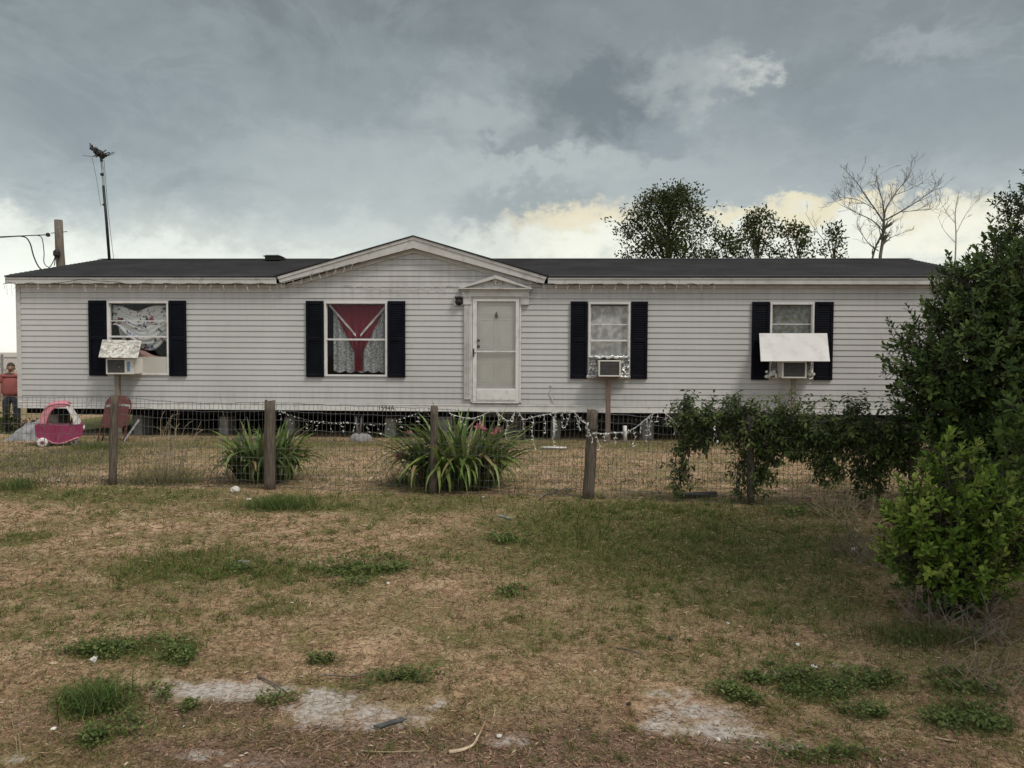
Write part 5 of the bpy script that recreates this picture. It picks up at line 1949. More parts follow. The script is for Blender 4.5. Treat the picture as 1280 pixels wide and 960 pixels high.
# crinum lilies: clumps of arching strap leaves
def lily(px, py, half_px, h, n, label, seed, flowers):
    rng = random.Random(seed)
    b = G(px, py)
    base = Vector((b.x, b.y, 0))
    t = empty('lily_clump', base, label, 'lily', 'lily clumps along the fence')
    V, Q, T, C = [], [], [], []
    hw = half_px / F_PX * b.y
    for i in range(n):
        r = hw * .62 * math.sqrt(rng.random())
        a = rng.uniform(0, 6.283)
        p = Vector((math.cos(a) * r, math.sin(a) * r * .65, 0))
        az = a + rng.gauss(0, .9)
        out = Vector((math.cos(az), math.sin(az), 0))
        ln = h * rng.uniform(.75, 1.35)
        el = rng.uniform(1.1, 1.65)
        curl = rng.choice([rng.uniform(.5, 1.3), rng.uniform(.6, 1.6), rng.uniform(1.4, 3.0)])
        wd = rng.uniform(.02, .036)
        seg = 8
        tone = np.array(rng.choice([(.095, .15, .034), (.125, .185, .042), (.07, .12, .028), (.21, .25, .10), (.065, .105, .026), (.16, .21, .055)])) * rng.uniform(.75, 1.3)
        brown = rng.random() < .10
        if brown: tone = np.array((.22, .17, .09))
        side = Vector((-out.y, out.x, 0)) + Vector((0, 0, rng.gauss(0, .25)))
        side.normalize()
        b0 = len(V)
        fold = rng.random() < .25
        for s in range(seg + 1):
            f = s / seg
            e = el - curl * f ** 1.6
            if fold and f > .6: e -= 1.0
            if s: p = p + (out * math.cos(e) + Vector((0, 0, math.sin(e)))) * (ln / seg)
            if p.z < .03: p.z = .03
            ww = wd * (1 - f ** 2.5) * (.7 + .6 * min(f * 4, 1) * .5) + .001
            up = Vector((-out.x * math.sin(e), -out.y * math.sin(e), math.cos(e)))
            V += [p - side * ww + up * ww * .35, p - up * 0.0, p + side * ww + up * ww * .35]
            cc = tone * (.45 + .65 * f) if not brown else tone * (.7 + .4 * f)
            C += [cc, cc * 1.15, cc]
        for s in range(seg):
            k = b0 + s * 3
            Q += [(k, k + 1, k + 4, k + 3), (k + 1, k + 2, k + 5, k + 4)]
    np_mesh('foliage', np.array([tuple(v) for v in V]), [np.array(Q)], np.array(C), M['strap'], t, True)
    for (fx, fy, sc) in flowers:
        q = at(fx, fy, b.y - .02) - base
        st = MB()
        st.tube([(q.x * .6, .02, .05), (q.x * .9, .0, q.z * .6), tuple(q)], [.012, .011, .008], 6)
        st.build('flower_stalk', M['strapstem'], t, True)
    for (fx, fy, sc) in flowers:
        q = at(fx, fy, b.y - .02) - base
        P, D, N, Cc = [], [], [], []
        for k in range(4):
            c = q + Vector((rng.gauss(0, .03), rng.gauss(0, .03), rng.gauss(0, .02))) * sc
            ax = Vector((rng.gauss(0, .6), -.5 + rng.gauss(0, .4), rng.gauss(.1, .4))).normalized()
            x = ax.orthogonal().normalized()
            y = ax.cross(x)
            for j in range(6):
                an = j * math.pi / 3
                o_ = x * math.cos(an) + y * math.sin(an)
                P.append(c)
                D.append(o_ * .8 + ax)
                N.append(ax - o_ * .5)
                Cc.append(np.array((.55, .16, .22)) * rng.uniform(.7, 1.25))
        leaves('flower', P, D, N, .06 * sc, .022 * sc, Cc, M['petal'], t, droop=.3)


M['palestraw'] = noisy('old_straw', (.13, .10, .07), (.24, .195, .14), 14, .9)
M['strapstem'] = noisy('green_stalk', (.06, .09, .04), (.09, .12, .055), 8, .6)
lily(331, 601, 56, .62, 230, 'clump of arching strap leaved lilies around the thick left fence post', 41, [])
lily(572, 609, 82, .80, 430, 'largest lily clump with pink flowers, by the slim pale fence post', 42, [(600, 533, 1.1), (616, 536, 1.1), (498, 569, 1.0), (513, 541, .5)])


# tufts and dry stalks
def tuft(px, py, half_px, h, n, label, pal, seed, name='grass_tuft', cat='grass tuft', up=(.8, 1.5), bend=(.1, .7), wd=(.002, .004), group=None):
    rg = np.random.default_rng(seed)
    b = G(px, py)
    base = Vector((b.x, b.y, 0))
    hw = half_px / F_PX * b.y
    P = np.stack([rg.normal(0, hw * .45, n), rg.normal(0, hw * .3, n), np.zeros(n)], 1)
    P[:, 2] = gz(P[:, 0] + b.x, P[:, 1] + b.y)
    az, el = rg.uniform(0, 6.28, n), rg.uniform(*up, n)
    D = np.stack([np.cos(az) * np.cos(el), np.sin(az) * np.cos(el), np.sin(el)], 1)
    pal = np.array(pal)
    C = pal[rg.integers(0, len(pal), n)] * rg.uniform(.7, 1.3, (n, 1))
    o = blades(name, P, D, rg.uniform(.6, 1.3, n) * h, rg.uniform(*wd, n), rg.uniform(*bend, n), C, M['grass'])
    o.location = base
    tag(o, label, cat, group)


GR = [(.07, .12, .03), (.09, .14, .035), (.05, .09, .025), (.13, .14, .05)]
tuft(350, 636, 44, .15, 1100, 'tall bright green grass tuft in front of the left lily clump', GR, 51)
tuft(1150, 800, 80, .09, 900, 'shaded grass growing round the foot of the small bright bush', [(.06, .085, .025), (.09, .11, .035), (.15, .13, .07)], 57)
tuft(20, 612, 40, .16, 700, 'grass tuft at the far left under the fence', GR, 52)
tuft(118, 886, 42, .13, 420, 'green grass clump on bare ground near the lower left corner', GR, 53, wd=(.003, .005))
tuft(505, 606, 30, .2, 350, 'grass at the left foot of the flowering lily clump', GR, 54)
tuft(120, 560, 40, .14, 700, 'green grass growing round the pink toy car and maroon chair', GR, 55)
tuft(205, 603, 55, .26, 500, 'thin dry grass tuft under the fence right of the slim grey post', [(.16, .14, .06), (.24, .19, .10), (.10, .11, .04)], 56, bend=(.1, .9))


def stalks(px, py, half_px, h, n, label, mat, seed, r=.004, lean=.25, depth=.15, name='dry_stalks', cat='dry weeds', tw=True):
    rng = random.Random(seed)
    b = G(px, py)
    base = Vector((b.x, b.y, 0))
    hw = half_px / F_PX * b.y
    m = MB()
    for i in range(n):
        p = Vector((rng.uniform(-hw, hw), rng.uniform(-depth, depth), -.01))
        d = Vector((rng.gauss(0, lean), rng.gauss(0, lean * .6), 1)).normalized()
        l = h * rng.uniform(.5, 1.15)
        pts = [p]
        for k in range(4):
            d = (d + Vector((rng.gauss(0, .1), rng.gauss(0, .1), -.03))).normalized()
            pts.append(pts[-1] + d * l / 4)
        m.tube(pts, [r, r, r * .9, r * .7, r * .4], 4, False)
        if tw:
            for k in range(3):
                q = pts[rng.randint(1, 4)]
                e = (d + Vector((rng.gauss(0, .8), rng.gauss(0, .6), rng.gauss(0, .5)))).normalized()
                m.tube([q, q + e * l * .12, q + e * l * .2 + Vector((0, 0, -.02))], [r * .6, r * .5, r * .3], 3, False)
    o = m.build(name, mat)
    o.location = base
    tag(o, label, cat)


stalks(214, 598, 22, .80, 22, 'tall dry weed stalks standing against the fence right of the maroon chair', M['straw'], 61, .0045, .14)
stalks(60, 606, 14, .92, 5, 'wiry dead vine stems twisted up the fence in front of the toy car', M['twig'], 62, .004, .25, .03)
stalks(300, 600, 10, .9, 4, 'dead vine stems climbing the wire left of the thick dark post', M['twig'], 63, .004, .18, .03)
stalks(25, 946, 2, .34, 2, 'single dry grass stalk bending over at the lower left', M['straw'], 64, .0024, .15, .02)
stalks(963, 955, 2, .14, 2, 'thin dry stalk at the bottom edge right of centre', M['straw'], 65, .002, .12, .02, tw=False)
stalks(1215, 790, 66, .30, 70, 'tangle of dry twigs heaped at the foot of the bushes', M['twig'], 66, .0035, .9, .25, 'twig_pile', 'twigs')
stalks(1240, 850, 55, .16, 50, 'pale dry grass and twig heap at the right edge', M['palestraw'], 67, .003, 1.2, .18, 'twig_pile', 'twigs')
stalks(1085, 700, 40, .34, 60, 'brown dry twigs left of the small bright bush', M['twig'], 68, .0032, .9, .3, 'twig_pile', 'twigs')
stalks(1070, 650, 45, .3, 50, 'dry bent weeds under the vine covered fence', M['straw'], 69, .003, .7, .25)
stalks(175, 604, 40, .16, 14, 'dark dead roots lying at the foot of the fence by the slim grey post', M['twig'], 70, .006, 1.4, .06, 'dead_roots', 'roots')
b = G(1180, 768)
tag(MB().tube([b + Vector((0, 0, .0)), b + Vector((-.01, 0, .08)), b + Vector((.02, .0, .15)), b + Vector((.07, .02, .19))], [.006, .0055, .005, .003], 6).build('bent_twig', M['stick'], None, True), 'pale bent twig standing before the small bright bush', 'twig')


# ------------------------------------------------------------------ small things on the ground
def stick(pix, r, label, mat, z=.008):
    pts = smooth_path([G(x, y) + Vector((0, 0, z + gz1(*G(x, y).xy))) for (x, y) in pix], 4)
    n = len(pts)
    return tag(MB().tube(pts, [r * (1 - .5 * i / n) * rnd.uniform(.85, 1.1) for i in range(n)], 6).build('stick', mat, None, True), label, 'stick')


stick([(561, 944), (577, 941), (590, 935), (594, 930), (600, 918), (607, 903)], .008, 'peeled forked stick lying at the bottom centre', M['stick'])
stick([(405, 848), (440, 850), (465, 846), (490, 853)], .005, 'long thin brown stick above the middle sand patch', M['twig'], .02)
stick([(322, 846), (340, 855), (352, 864), (367, 876)], .006, 'dark slanting stick beside the left sand patch', M['twig'])
stick([(770, 812), (790, 816), (803, 822), (795, 828)], .004, 'thin dark twig on the grass right of centre', M['twig'])
stick([(1168, 924), (1182, 927), (1197, 929)], .005, 'short pale stick near the lower right weeds', M['stick'])
stick([(450, 942), (480, 944), (530, 943)], .003, 'thin straw coloured stick near the bottom edge', M['straw'])
stick([(845, 950), (848, 940), (846, 930)], .004, 'stub of twig at the bottom edge', M['twig']) if False else None


def lump(px, py, size, label, name, cat, mat, seed, flat=.6):
    rng = random.Random(seed)
    b = on(G(px, py))
    m = MB()
    vs, fs = [], []
    n, k = 10, 6
    for j in range(k + 1):
        th_ = math.pi * j / k
        for i in range(n):
            a = 2 * math.pi * i / n
            q = Vector((math.sin(th_) * math.cos(a), math.sin(th_) * math.sin(a), math.cos(th_)))
            rr = size * (1 + .35 * mnoise.noise(q * 1.8 + Vector((seed, 0, 0))))
            vs.append((q.x * rr, q.y * rr, q.z * rr * flat + size * flat * .6))
    for j in range(k):
        for i in range(n):
            fs.append((j * n + i, (j + 1) * n + i, (j + 1) * n + (i + 1) % n, j * n + (i + 1) % n))
    o = m.add(vs, fs).build(name, mat, None, False)
    o.location = b
    tag(o, label, cat)


lump(294, 615, .055, 'pale lumpy stone on the grass before the left lily clump', 'stone', 'stone', M['rock'], 1, .8)
lump(311, 625, .03, 'small flat whitish scrap beside the pale stone', 'scrap', 'scrap', M['paper'], 2, .35)
lump(997, 806, .011, 'tiny white scrap on the grass left of the small bright bush', 'scrap', 'scrap', M['paper'], 3, .6)
lump(67, 910, .012, 'white chip on the bare ground at the lower left', 'scrap', 'scrap', M['paper'], 4, .4)
lump(898, 925, .010, 'white pebble on the right sand patch', 'pebble', 'pebble', M['rock'], 5, .7)
lump(1068, 690, .03, 'white scrap in the dry twigs by the vine covered fence', 'scrap', 'scrap', M['paper'], 6, .6)
lump(838, 799, .014, 'dark brown seed pod on the grass right of centre', 'seed_pod', 'seed pod', M['wood_dark'], 7, 1.2)
lump(786, 881, .012, 'black pebble at the left edge of the right sand patch', 'pebble', 'pebble', M['ink'], 8, .7)
lump(910, 778, .010, 'tiny white pebble in the middle of the shaded grass', 'pebble', 'pebble', M['rock'], 9, .7)
lump(624, 921, .012, 'white pebble right of the forked stick', 'pebble', 'pebble', M['rock'], 10, .6)
lump(485, 730, .014, 'white pebble below the dark green weed patch', 'pebble', 'pebble', M['rock'], 11, .6)
lump(68, 828, .022, 'pale tan chip left of the small weed patches', 'chip', 'chip', M['stick'], 12, .3)
lump(72, 601, .03, 'white scrap in the grass behind the left fence', 'scrap', 'scrap', M['paper'], 13, .4)
lump(1018, 833, .02, 'grey white stone above the lower right weeds', 'stone', 'stone', M['rock'], 14, .4)
lump(604, 622, .016, 'tiny white pebble under the fence right of the flowering lily', 'pebble', 'pebble', M['rock'], 15, .6)


def flat_piece(c4, label, name, cat, mat, h=.012):
    P = [on(G(x, y), .004) for (x, y) in c4]
    tag(MB().slab([p + Vector((0, 0, h)) for p in P], (0, 0, -h)).build(name, mat), label, cat)


flat_piece(((466, 911), (474, 913), (509, 902), (500, 900)), 'flat dark slate coloured strip lying on the middle sand patch', 'flat_strip', 'strip', M['slate'], .005)
flat_piece(((293, 705.5), (312, 705), (312, 703), (293, 703.5)), 'short pale pipe piece lying in the green grass', 'pipe_piece', 'pipe', M['block'], .015)
flat_piece(((622, 646.5), (640, 650.5), (641, 649), (623, 645)), 'grey white strip lying on the lawn below the lily', 'strip', 'strip', M['block'], .012)
flat_piece(((112, 826), (118, 829), (124, 823), (119, 821)), 'folded grey leaf on the ground by the left weeds', 'dead_leaf', 'leaf', M['rock'], .01)
bm = MB()
a, b = G(848, 623), G(897, 621)
bm.slab([a + Vector((0, 0, .04)), b + Vector((0, 0, .05)), b + Vector((0, .1, .05)), a + Vector((0, .1, .04))], (0, 0, -.05))
tag(bm.build('plank', M['wood_dark'], None, bevel=.005), 'dark plank lying under the fence wire below the hanging tendril', 'plank')
stick([(675, 626), (683, 620), (700, 617), (725, 612)], .012, 'grey fallen branch lying along the fence left of the cord wrapped post', M['twig'], .03)

# ------------------------------------------------------------------ toy car
tb = G(76, 556)
toy = empty('toy_car', (tb.x, tb.y, 0), 'faded pink ride on toy car with a magenta tub beside the home', 'toy car', rz=R(27))
S = .72 / 53                              # metres per photo pixel at that distance
tx = lambda px: (px - 76) * S
tz = lambda py: (556 - py) * S
# tub: side outline swept across with a domed top edge
out_ = [(49, 529), (50, 540), (52, 546), (57, 547), (63, 549), (69, 552.5), (76, 553.5), (83, 552), (90, 549), (97, 546.5), (101, 543), (102, 536), (101, 530), (99, 529), (86, 531), (72, 530), (60, 527), (54, 527)]
m = MB()
half = [(-.24, .94), (-.20, 1.0), (0, 1.02), (.20, 1.0), (.24, .94)]
n = len(out_)
cxp, cyp = 76, 540
vs, fs = [], []
for (y, sc) in half:
    for (px, py) in out_:
        vs.append((tx(cxp + (px - cxp) * sc), y, tz(cyp + (py - cyp) * sc)))
for j in range(len(half) - 1):
    for i in range(n):
        fs.append((j * n + i, j * n + (i + 1) % n, (j + 1) * n + (i + 1) % n, (j + 1) * n + i))
fs.append(tuple(range(n)))
fs.append(tuple(range(len(half) * n - 1, (len(half) - 1) * n - 1, -1)))
m.add(vs, fs).build('tub', M['magenta'], toy, bevel=.012)
for y in (-.25, .25):
    m = MB()
    cl = [(52, 545), (57, 546), (63, 548), (69, 551.5), (76, 552.5), (83, 551), (90, 548), (97, 545.5)]
    m.tube([(tx(a), y, tz(b)) for a, b in cl], .012, 6)
    m.build('rim_bead', M['pink'], toy, True)


def flat_band(pts, wid, y0, y1):
    """strip of width wid following a side-view path, thick across y"""
    m = MB()
    P = [Vector((tx(a), 0, tz(b))) for a, b in pts]
    L, Rr = [], []
    for i, p in enumerate(P):
        t = (P[min(i + 1, len(P) - 1)] - P[max(i - 1, 0)]).normalized()
        nrm = Vector((-t.z, 0, t.x))
        ww = wid[i] if isinstance(wid, (list, tuple)) else wid
        L.append(p + nrm * ww * S * .5)
        Rr.append(p - nrm * ww * S * .5)
    k = len(P)
    vs = [Vector((q.x, y0, q.z)) for q in L + Rr] + [Vector((q.x, y1, q.z)) for q in L + Rr]
    fs = []
    for i in range(k - 1):
        fs += [(i, i + 1, k + i + 1, k + i), (2 * k + i, 3 * k + i, 3 * k + i + 1, 2 * k + i + 1), (i, 2 * k + i, 2 * k + i + 1, i + 1), (k + i, k + i + 1, 3 * k + i + 1, 3 * k + i)]
    fs += [(0, k, 3 * k, 2 * k), (k - 1, 3 * k - 1, 4 * k - 1, 2 * k - 1)]
    return m.add(vs, fs)


for (y0, y1) in ((-.235, -.18), (.18, .235)):
    flat_band([(57, 530), (59, 520), (63, 511), (68, 506.5), (75, 505), (84, 505)], [8, 8, 8, 6, 4.5, 4], y0, y1).build('roof_pillar', M['pink'], toy, bevel=.008)
    flat_band([(84, 506), (89, 514), (93, 522), (95, 530)], [3, 4, 5, 8], y0, y1).build('front_pillar', M['plastic'], toy, bevel=.008)
m = MB()
cl = [(60, 511), (66, 505), (74, 503.2), (82, 503.2), (87, 505.5)]
rows = []
for (a, b) in cl:
    rows.append([(tx(a), y, tz(b) + .03 * (1 - (y / .24) ** 2)) for y in (-.24, -.16, -.05, .05, .16, .24)])
vs = [p for r_ in rows for p in r_]
fs = [(j * 6 + i, j * 6 + i + 1, (j + 1) * 6 + i + 1, (j + 1) * 6 + i) for j in range(4) for i in range(5)]
o = m.add(vs, fs).build('roof', M['pink'], toy, True)
o.modifiers.new('solid', 'SOLIDIFY').thickness = .02
for (px, y) in ((57.5, -.235), (57.5, .235), (91, -.15), (91, .15)):
    wr = MB()
    rr = .082 if px < 60 else .06
    wr.lathe([(.02, -.03), (rr * .75, -.035), (rr, -.02), (rr, .02), (rr * .75, .035), (.02, .03)], (tx(px), y, rr - .005), 16, 'y')
    wheel = wr.build('wheel', M['plastic'], toy, True)
    wheel2 = MB().lathe([(rr * .35, -.040), (rr * .3, -.046), (.005, -.046)], (tx(px), y, rr - .005), 12, 'y').build('hub_cap', M['magenta'], wheel)
for y in (-.13, .13):
    MB().lathe([(.002, .03), (.035, .022), (.045, 0), (.04, -.02)], (tx(101), y, tz(535)), 10, 'x').build('headlight', M['plastic'], toy, True)
st = MB()
ring = [(tx(88) + .02 * math.sin(a), .09 * math.cos(a) - .0, tz(526) + .08 * math.sin(a)) for a in [i * math.pi / 8 for i in range(17)]]
st.tube(ring, .011, 6)
st.tube([(tx(88), 0, tz(526)), (tx(95), 0, tz(532))], .014, 6)
st.build('steering_wheel', M['tyre'], toy, True)

# grey tarp heap left of the toy car
hb = G(38, 549)
m = MB()
vs, fs = [], []
nx_, ny_ = 26, 14
for j in range(ny_ + 1):
    for i in range(nx_ + 1):
        s, t_ = i / nx_, j / ny_
        x = (s - .55) * .62
        y = (t_ - .5) * .6
        prof = math.sin(min(s * 1.05, 1) * math.pi * .56) ** 1.2 * (1 if s < .93 else (1 - s) / .07)
        h = .34 * prof * math.sin(math.pi * (.12 + .88 * t_) ** 1.0) ** .6 if 0 < t_ < 1 else 0
        h *= 1 + .35 * mnoise.noise(Vector((x * 9, y * 9, 2)))
        vs.append((x, y, max(h, -.005)))
for j in range(ny_):
    for i in range(nx_):
        k = j * (nx_ + 1) + i
        fs.append((k, k + 1, k + nx_ + 2, k + nx_ + 1))
o = m.add(vs, fs).build('tarp', M['tarp'], None, True)
o.location = (hb.x, hb.y, 0)
tag(o, 'crumpled mottled grey tarp heaped on the grass left of the toy car', 'tarp')

# maroon folding chair leaning flat against the home
cb = G(140, 553)
chair = empty('folding_chair', (cb.x, cb.y, 0), 'maroon metal folding chair folded and leaned against the home', 'chair', rz=R(10))
cs = cb.y / F_PX
X_ = lambda px: (px - 140) * cs
Z_ = lambda py: (553 - py) * cs
lean = lambda z: .10 + .28 * z       # leans back toward the wall
fr = MB()
loop = [(121, 551), (123, 535), (125.5, 520), (127, 508), (129, 501), (134, 497), (142, 496), (150, 497), (155, 501), (157, 508), (156, 520), (153.5, 535), (151, 552)]
fr.tube(smooth_path([Vector((X_(a), lean(Z_(b)), Z_(b))) for a, b in loop], 4), .012, 8)
fr.build('frame', M['maroon'], chair, True)


def curved_plate(pts, th=.012):
    P = [(X_(a), lean(Z_(b)) - .012, Z_(b)) for a, b in pts]
    return MB().slab(P, (0, th, 0))


curved_plate([(127.5, 507), (129.5, 501.5), (134, 498), (142, 497), (150, 498), (154.5, 501.5), (156.5, 507), (149, 506), (142, 505.5), (135, 506)]).build('backrest', M['maroon'], chair, bevel=.003)
curved_plate([(127.5, 510), (134, 509), (142, 508.5), (150, 509), (155.5, 510), (154, 524), (152, 533), (148, 535.5), (128, 535.5), (125, 533), (125.5, 523)]).build('seat', M['maroon'], chair, bevel=.003)
lg = MB()
for (a, b) in ((127, 123.5), (150, 152.5)):
    lg.tube([(X_(a), lean(Z_(534)) + .05, Z_(534)), (X_(b), lean(0) + .12, .0)], .011, 8)
lg.tube([(X_(124), lean(.1) + .12, Z_(543)), (X_(152), lean(.1) + .12, Z_(543))], .008, 6)
lg.build('rear_legs', M['maroon'], chair, True)
sl = G(158, 552)
tag(MB().tube([sl + Vector((-.05, .0, 0)), sl + Vector((.06, .35, .36))], .02, 6).build('leaning_stake', M['greymetal']), 'grey stake slanting up against the home right of the maroon chair', 'stake')

# ------------------------------------------------------------------ chain link fence far left
CY_ = 25.0
ca = at(-260, 470, CY_)
cbp = at(200, 470, CY_)
clf = empty('chain_link_fence', (ca.x, CY_, 0), 'distant chain link fence behind the left house corner', 'fence')
rz_ = at(10, 447, CY_).z
m = MB()
Lc = cbp.x - ca.x
h0 = -.05
n = int(Lc / .11)
for s_ in (0, 1):
    for i in range(-int(rz_ / .11), n):
        x0, x1 = i * .11, i * .11 + (rz_ - h0)
        p, q = (x0, 0, h0), (x1, 0, rz_)
        if s_: p, q = (x0, .01, rz_), (x1, .01, h0)
        m.tube([p, q], .0035, 3, False)
m.build('chain_link', M['greymetal'], clf)
MB().tube([(0, 0, rz_), (Lc, 0, rz_)], .026, 6).build('top_rail', M['greymetal'], clf)
for px in (-250, -120, 2.5, 130):
    x = at(px, 447, CY_).x - ca.x
    MB().tube([(x, 0, h0), (x, 0, rz_ + .06)], .035, 8).lathe([(.04, -.0), (.045, .03), (.01, .06)], (x, 0, rz_ + .06), 8).build('post', M['greymetal'], clf)
cv = at(8, 470, CY_ + .15)
shrub(Vector((cv.x, CY_ + .2, 0)), [((-.6, 0, .85), (.9, .15, .45)), ((.5, 0, .8), (.9, .15, .42))], 130, .06, [(.16, .17, .08), (.22, .20, .11)], 'thin straggly creeper on the distant chain link fence', 'creeper', 'vine', seed=77, per=6, shootL=.12, limb_r=.006)


# ------------------------------------------------------------------ person
def skinned(name, verts, edges, radii, mat, parent, sub=2, root=0):
    me = bpy.data.meshes.new(name)
    me.from_pydata([tuple(v) for v in verts], edges, [])
    o = bpy.data.objects.new(name, me)
    COL.objects.link(o)
    sk = o.modifiers.new('skin', 'SKIN')
    sk.use_smooth_shade = True
    for i, d in enumerate(me.skin_vertices[0].data):
        r_ = radii[i]
        d.radius = r_ if isinstance(r_, tuple) else (r_, r_)
        d.use_root = (i == root)
    ss = o.modifiers.new('sub', 'SUBSURF')
    ss.levels = sub
    ss.render_levels = sub
    dg = bpy.context.evaluated_depsgraph_get()
    nm = bpy.data.meshes.new_from_object(o.evaluated_get(dg))
    bpy.data.objects.remove(o)
    nm.name = name
    return link(name, nm, mat, parent, True)


PYd = 18.4
pp = at(13.5, 460, PYd)
pz = gz1(pp.x, PYd)
Hh = at(13.5, 453.8, PYd).z - pz        # standing height
person = empty('person', (pp.x, PYd, pz), 'person in a coral shirt and dark trousers standing past the left house corner', 'person', rz=R(26))
k = Hh / 1.64
V = [(0, 0, .93), (0, 0, 1.10), (0, .0, 1.28), (0, .01, 1.37), (0, -.005, 1.43), (0, -.01, 1.50),
     (-.17, 0, 1.32), (-.23, -.0, 1.05), (-.24, -.05, .84), (-.245, -.08, .74),
     (.17, 0, 1.32), (.23, -.0, 1.05), (.24, -.05, .84), (.245, -.08, .74),
     (-.10, 0, .85), (-.11, -.01, .48), (-.11, .02, .09), (-.115, -.10, .04),
     (.10, 0, .85), (.11, -.01, .48), (.11, .02, .09), (.115, -.10, .04)]
Ed = [(0, 1), (1, 2), (2, 3), (3, 4), (4, 5), (3, 6), (6, 7), (7, 8), (8, 9), (3, 10), (10, 11), (11, 12), (12, 13), (0, 14), (14, 15), (15, 16), (16, 17), (0, 18), (18, 19), (19, 20), (20, 21)]
Ra = [(.15, .11), (.15, .11), (.15, .11), (.10, .09), .055, .06, .065, .048, .034, .03, .065, .048, .034, .03, .095, .062, .045, .04, .095, .062, .045, .04]
V = [Vector(v) * k for v in V]
Ra = [tuple(x * k for x in r_) if isinstance(r_, tuple) else r_ * k for r_ in Ra]
skinned('body', V, Ed, Ra, M['skin'], person)
# head as shaped ellipsoid with face
hd_ = MB()
vs, fs = [], []
n_, m_ = 18, 14
for j in range(m_ + 1):
    th_ = math.pi * j / m_
    for i in range(n_):
        a = 2 * math.pi * i / n_
        x, y, zz = math.sin(th_) * math.cos(a), math.sin(th_) * math.sin(a), math.cos(th_)
        jaw = 1 - .25 * max(0, -zz)
        fx = .078 * x * jaw
        fy = .098 * y * (1 - .12 * max(0, -zz) * (y > 0))
        if y < -.8 and abs(x) < .3: fy -= .012 * (1 - abs(zz + .1) * 2 if abs(zz + .1) < .5 else 0)
        vs.append((fx * k, (fy - .012) * k, (1.525 + .115 * zz) * k))
for j in range(m_):
    for i in range(n_):
        fs.append((j * n_ + i, (j + 1) * n_ + i, (j + 1) * n_ + (i + 1) % n_, j * n_ + (i + 1) % n_))
head = hd_.add(vs, fs).build('head', M['skin'], person, True)
fc_ = MB()
fc_.tube([(0, -.105 * k, 1.545 * k), (0, -.122 * k, 1.515 * k), (0, -.128 * k, 1.497 * k), (0, -.108 * k, 1.487 * k)], [.008 * k, .011 * k, .015 * k, .01 * k], 6)
for s_ in (-1, 1):
    fc_.lathe([(.004, -.03), (.012, -.015), (.016, .01), (.006, .03)], (s_ * .08 * k, .0, 1.515 * k), 8)
fc_.build('nose_and_ears', M['skin'], head, True)
for s_ in (-1, 1):
    MB().lathe([(.002, -.008), (.012, -.003), (.013, .006)], (s_ * .03 * k, -.098 * k, 1.533 * k), 8, 'y').build('eye', M['hair'], head)
MB().tube([(-.028 * k, -.093 * k, 1.464 * k), (0, -.103 * k, 1.462 * k), (.028 * k, -.093 * k, 1.464 * k)], [.004, .007, .004], 6).build('mouth', M['magenta'], head)
hr = MB()
vs, fs = [], []
for j in range(9):
    th_ = math.pi * .62 * j / 8
    for i in range(20):
        a = 2 * math.pi * i / 20
        t2 = th_ * (1 if math.sin(a) > -.2 else .62)
        x, y, zz = math.sin(t2) * math.cos(a), math.sin(t2) * math.sin(a), math.cos(t2)
        bulge = 1.06 + .05 * mnoise.noise(Vector((x * 4, y * 4, zz * 4)))
        vs.append((.084 * x * bulge * k, (.104 * y * bulge - .008) * k, (1.53 + .122 * zz * bulge) * k))
for j in range(8):
    for i in range(20):
        fs.append((j * 20 + i, (j + 1) * 20 + i, (j + 1) * 20 + (i + 1) % 20, j * 20 + (i + 1) % 20))
o = hr.add(vs, fs).build('hair', M['hair'], person, True)
# hands
for s_ in (-1, 1):
    hv = [Vector((s_ * .243, -.07, .76)), Vector((s_ * .245, -.09, .69))]
    he = [(0, 1)]
    hr_ = [.026, .03]
    for q in range(4):
        bi = len(hv)
        x0 = s_ * .245 + (q - 1.5) * .004
        y0 = -.09 + (q - 1.5) * .019
        l = (.062, .075, .07, .055)[q]
        hv += [Vector((x0, y0, .665)), Vector((x0 - s_ * .006, y0, .665 - l * .55)), Vector((x0 - s_ * .02, y0 + .004, .665 - l))]
        he += [(1, bi), (bi, bi + 1), (bi + 1, bi + 2)]
        hr_ += [.011, .009, .008]
    bi = len(hv)
    hv += [Vector((s_ * .225, -.115, .70)), Vector((s_ * .215, -.135, .665))]
    he += [(0, bi), (bi, bi + 1)]
    hr_ += [.011, .009]
    skinned('hand', [v * k for v in hv], he, [x * k for x in hr_], M['skin'], person, 1)
# clothes: shirt (torso + short sleeves), yoke, trousers, shoes
skinned('shirt', [Vector(v) * k for v in ((0, 0, .80), (0, -.01, .98), (0, -.015, 1.15), (0, 0, 1.28), (0, .01, 1.345), (-.16, 0, 1.325), (-.215, 0, 1.13), (.16, 0, 1.325), (.215, 0, 1.13))],
        [(0, 1), (1, 2), (2, 3), (3, 4), (4, 5), (5, 6), (4, 7), (7, 8)], [tuple(x * k for x in r_) for r_ in ((.225, .18), (.22, .18), (.205, .165), (.19, .145), (.12, .10), (.085, .085), (.072, .072), (.085, .085), (.072, .072))], M['shirt'], person)
skinned('yoke', [Vector(v) * k for v in ((0, .005, 1.33), (0, .008, 1.375), (-.165, 0, 1.338), (.165, 0, 1.338))], [(0, 1), (1, 2), (1, 3)],
        [tuple(x * k for x in r_) for r_ in ((.125, .115), (.10, .09), (.088, .09), (.088, .09))], M['collar'], person)
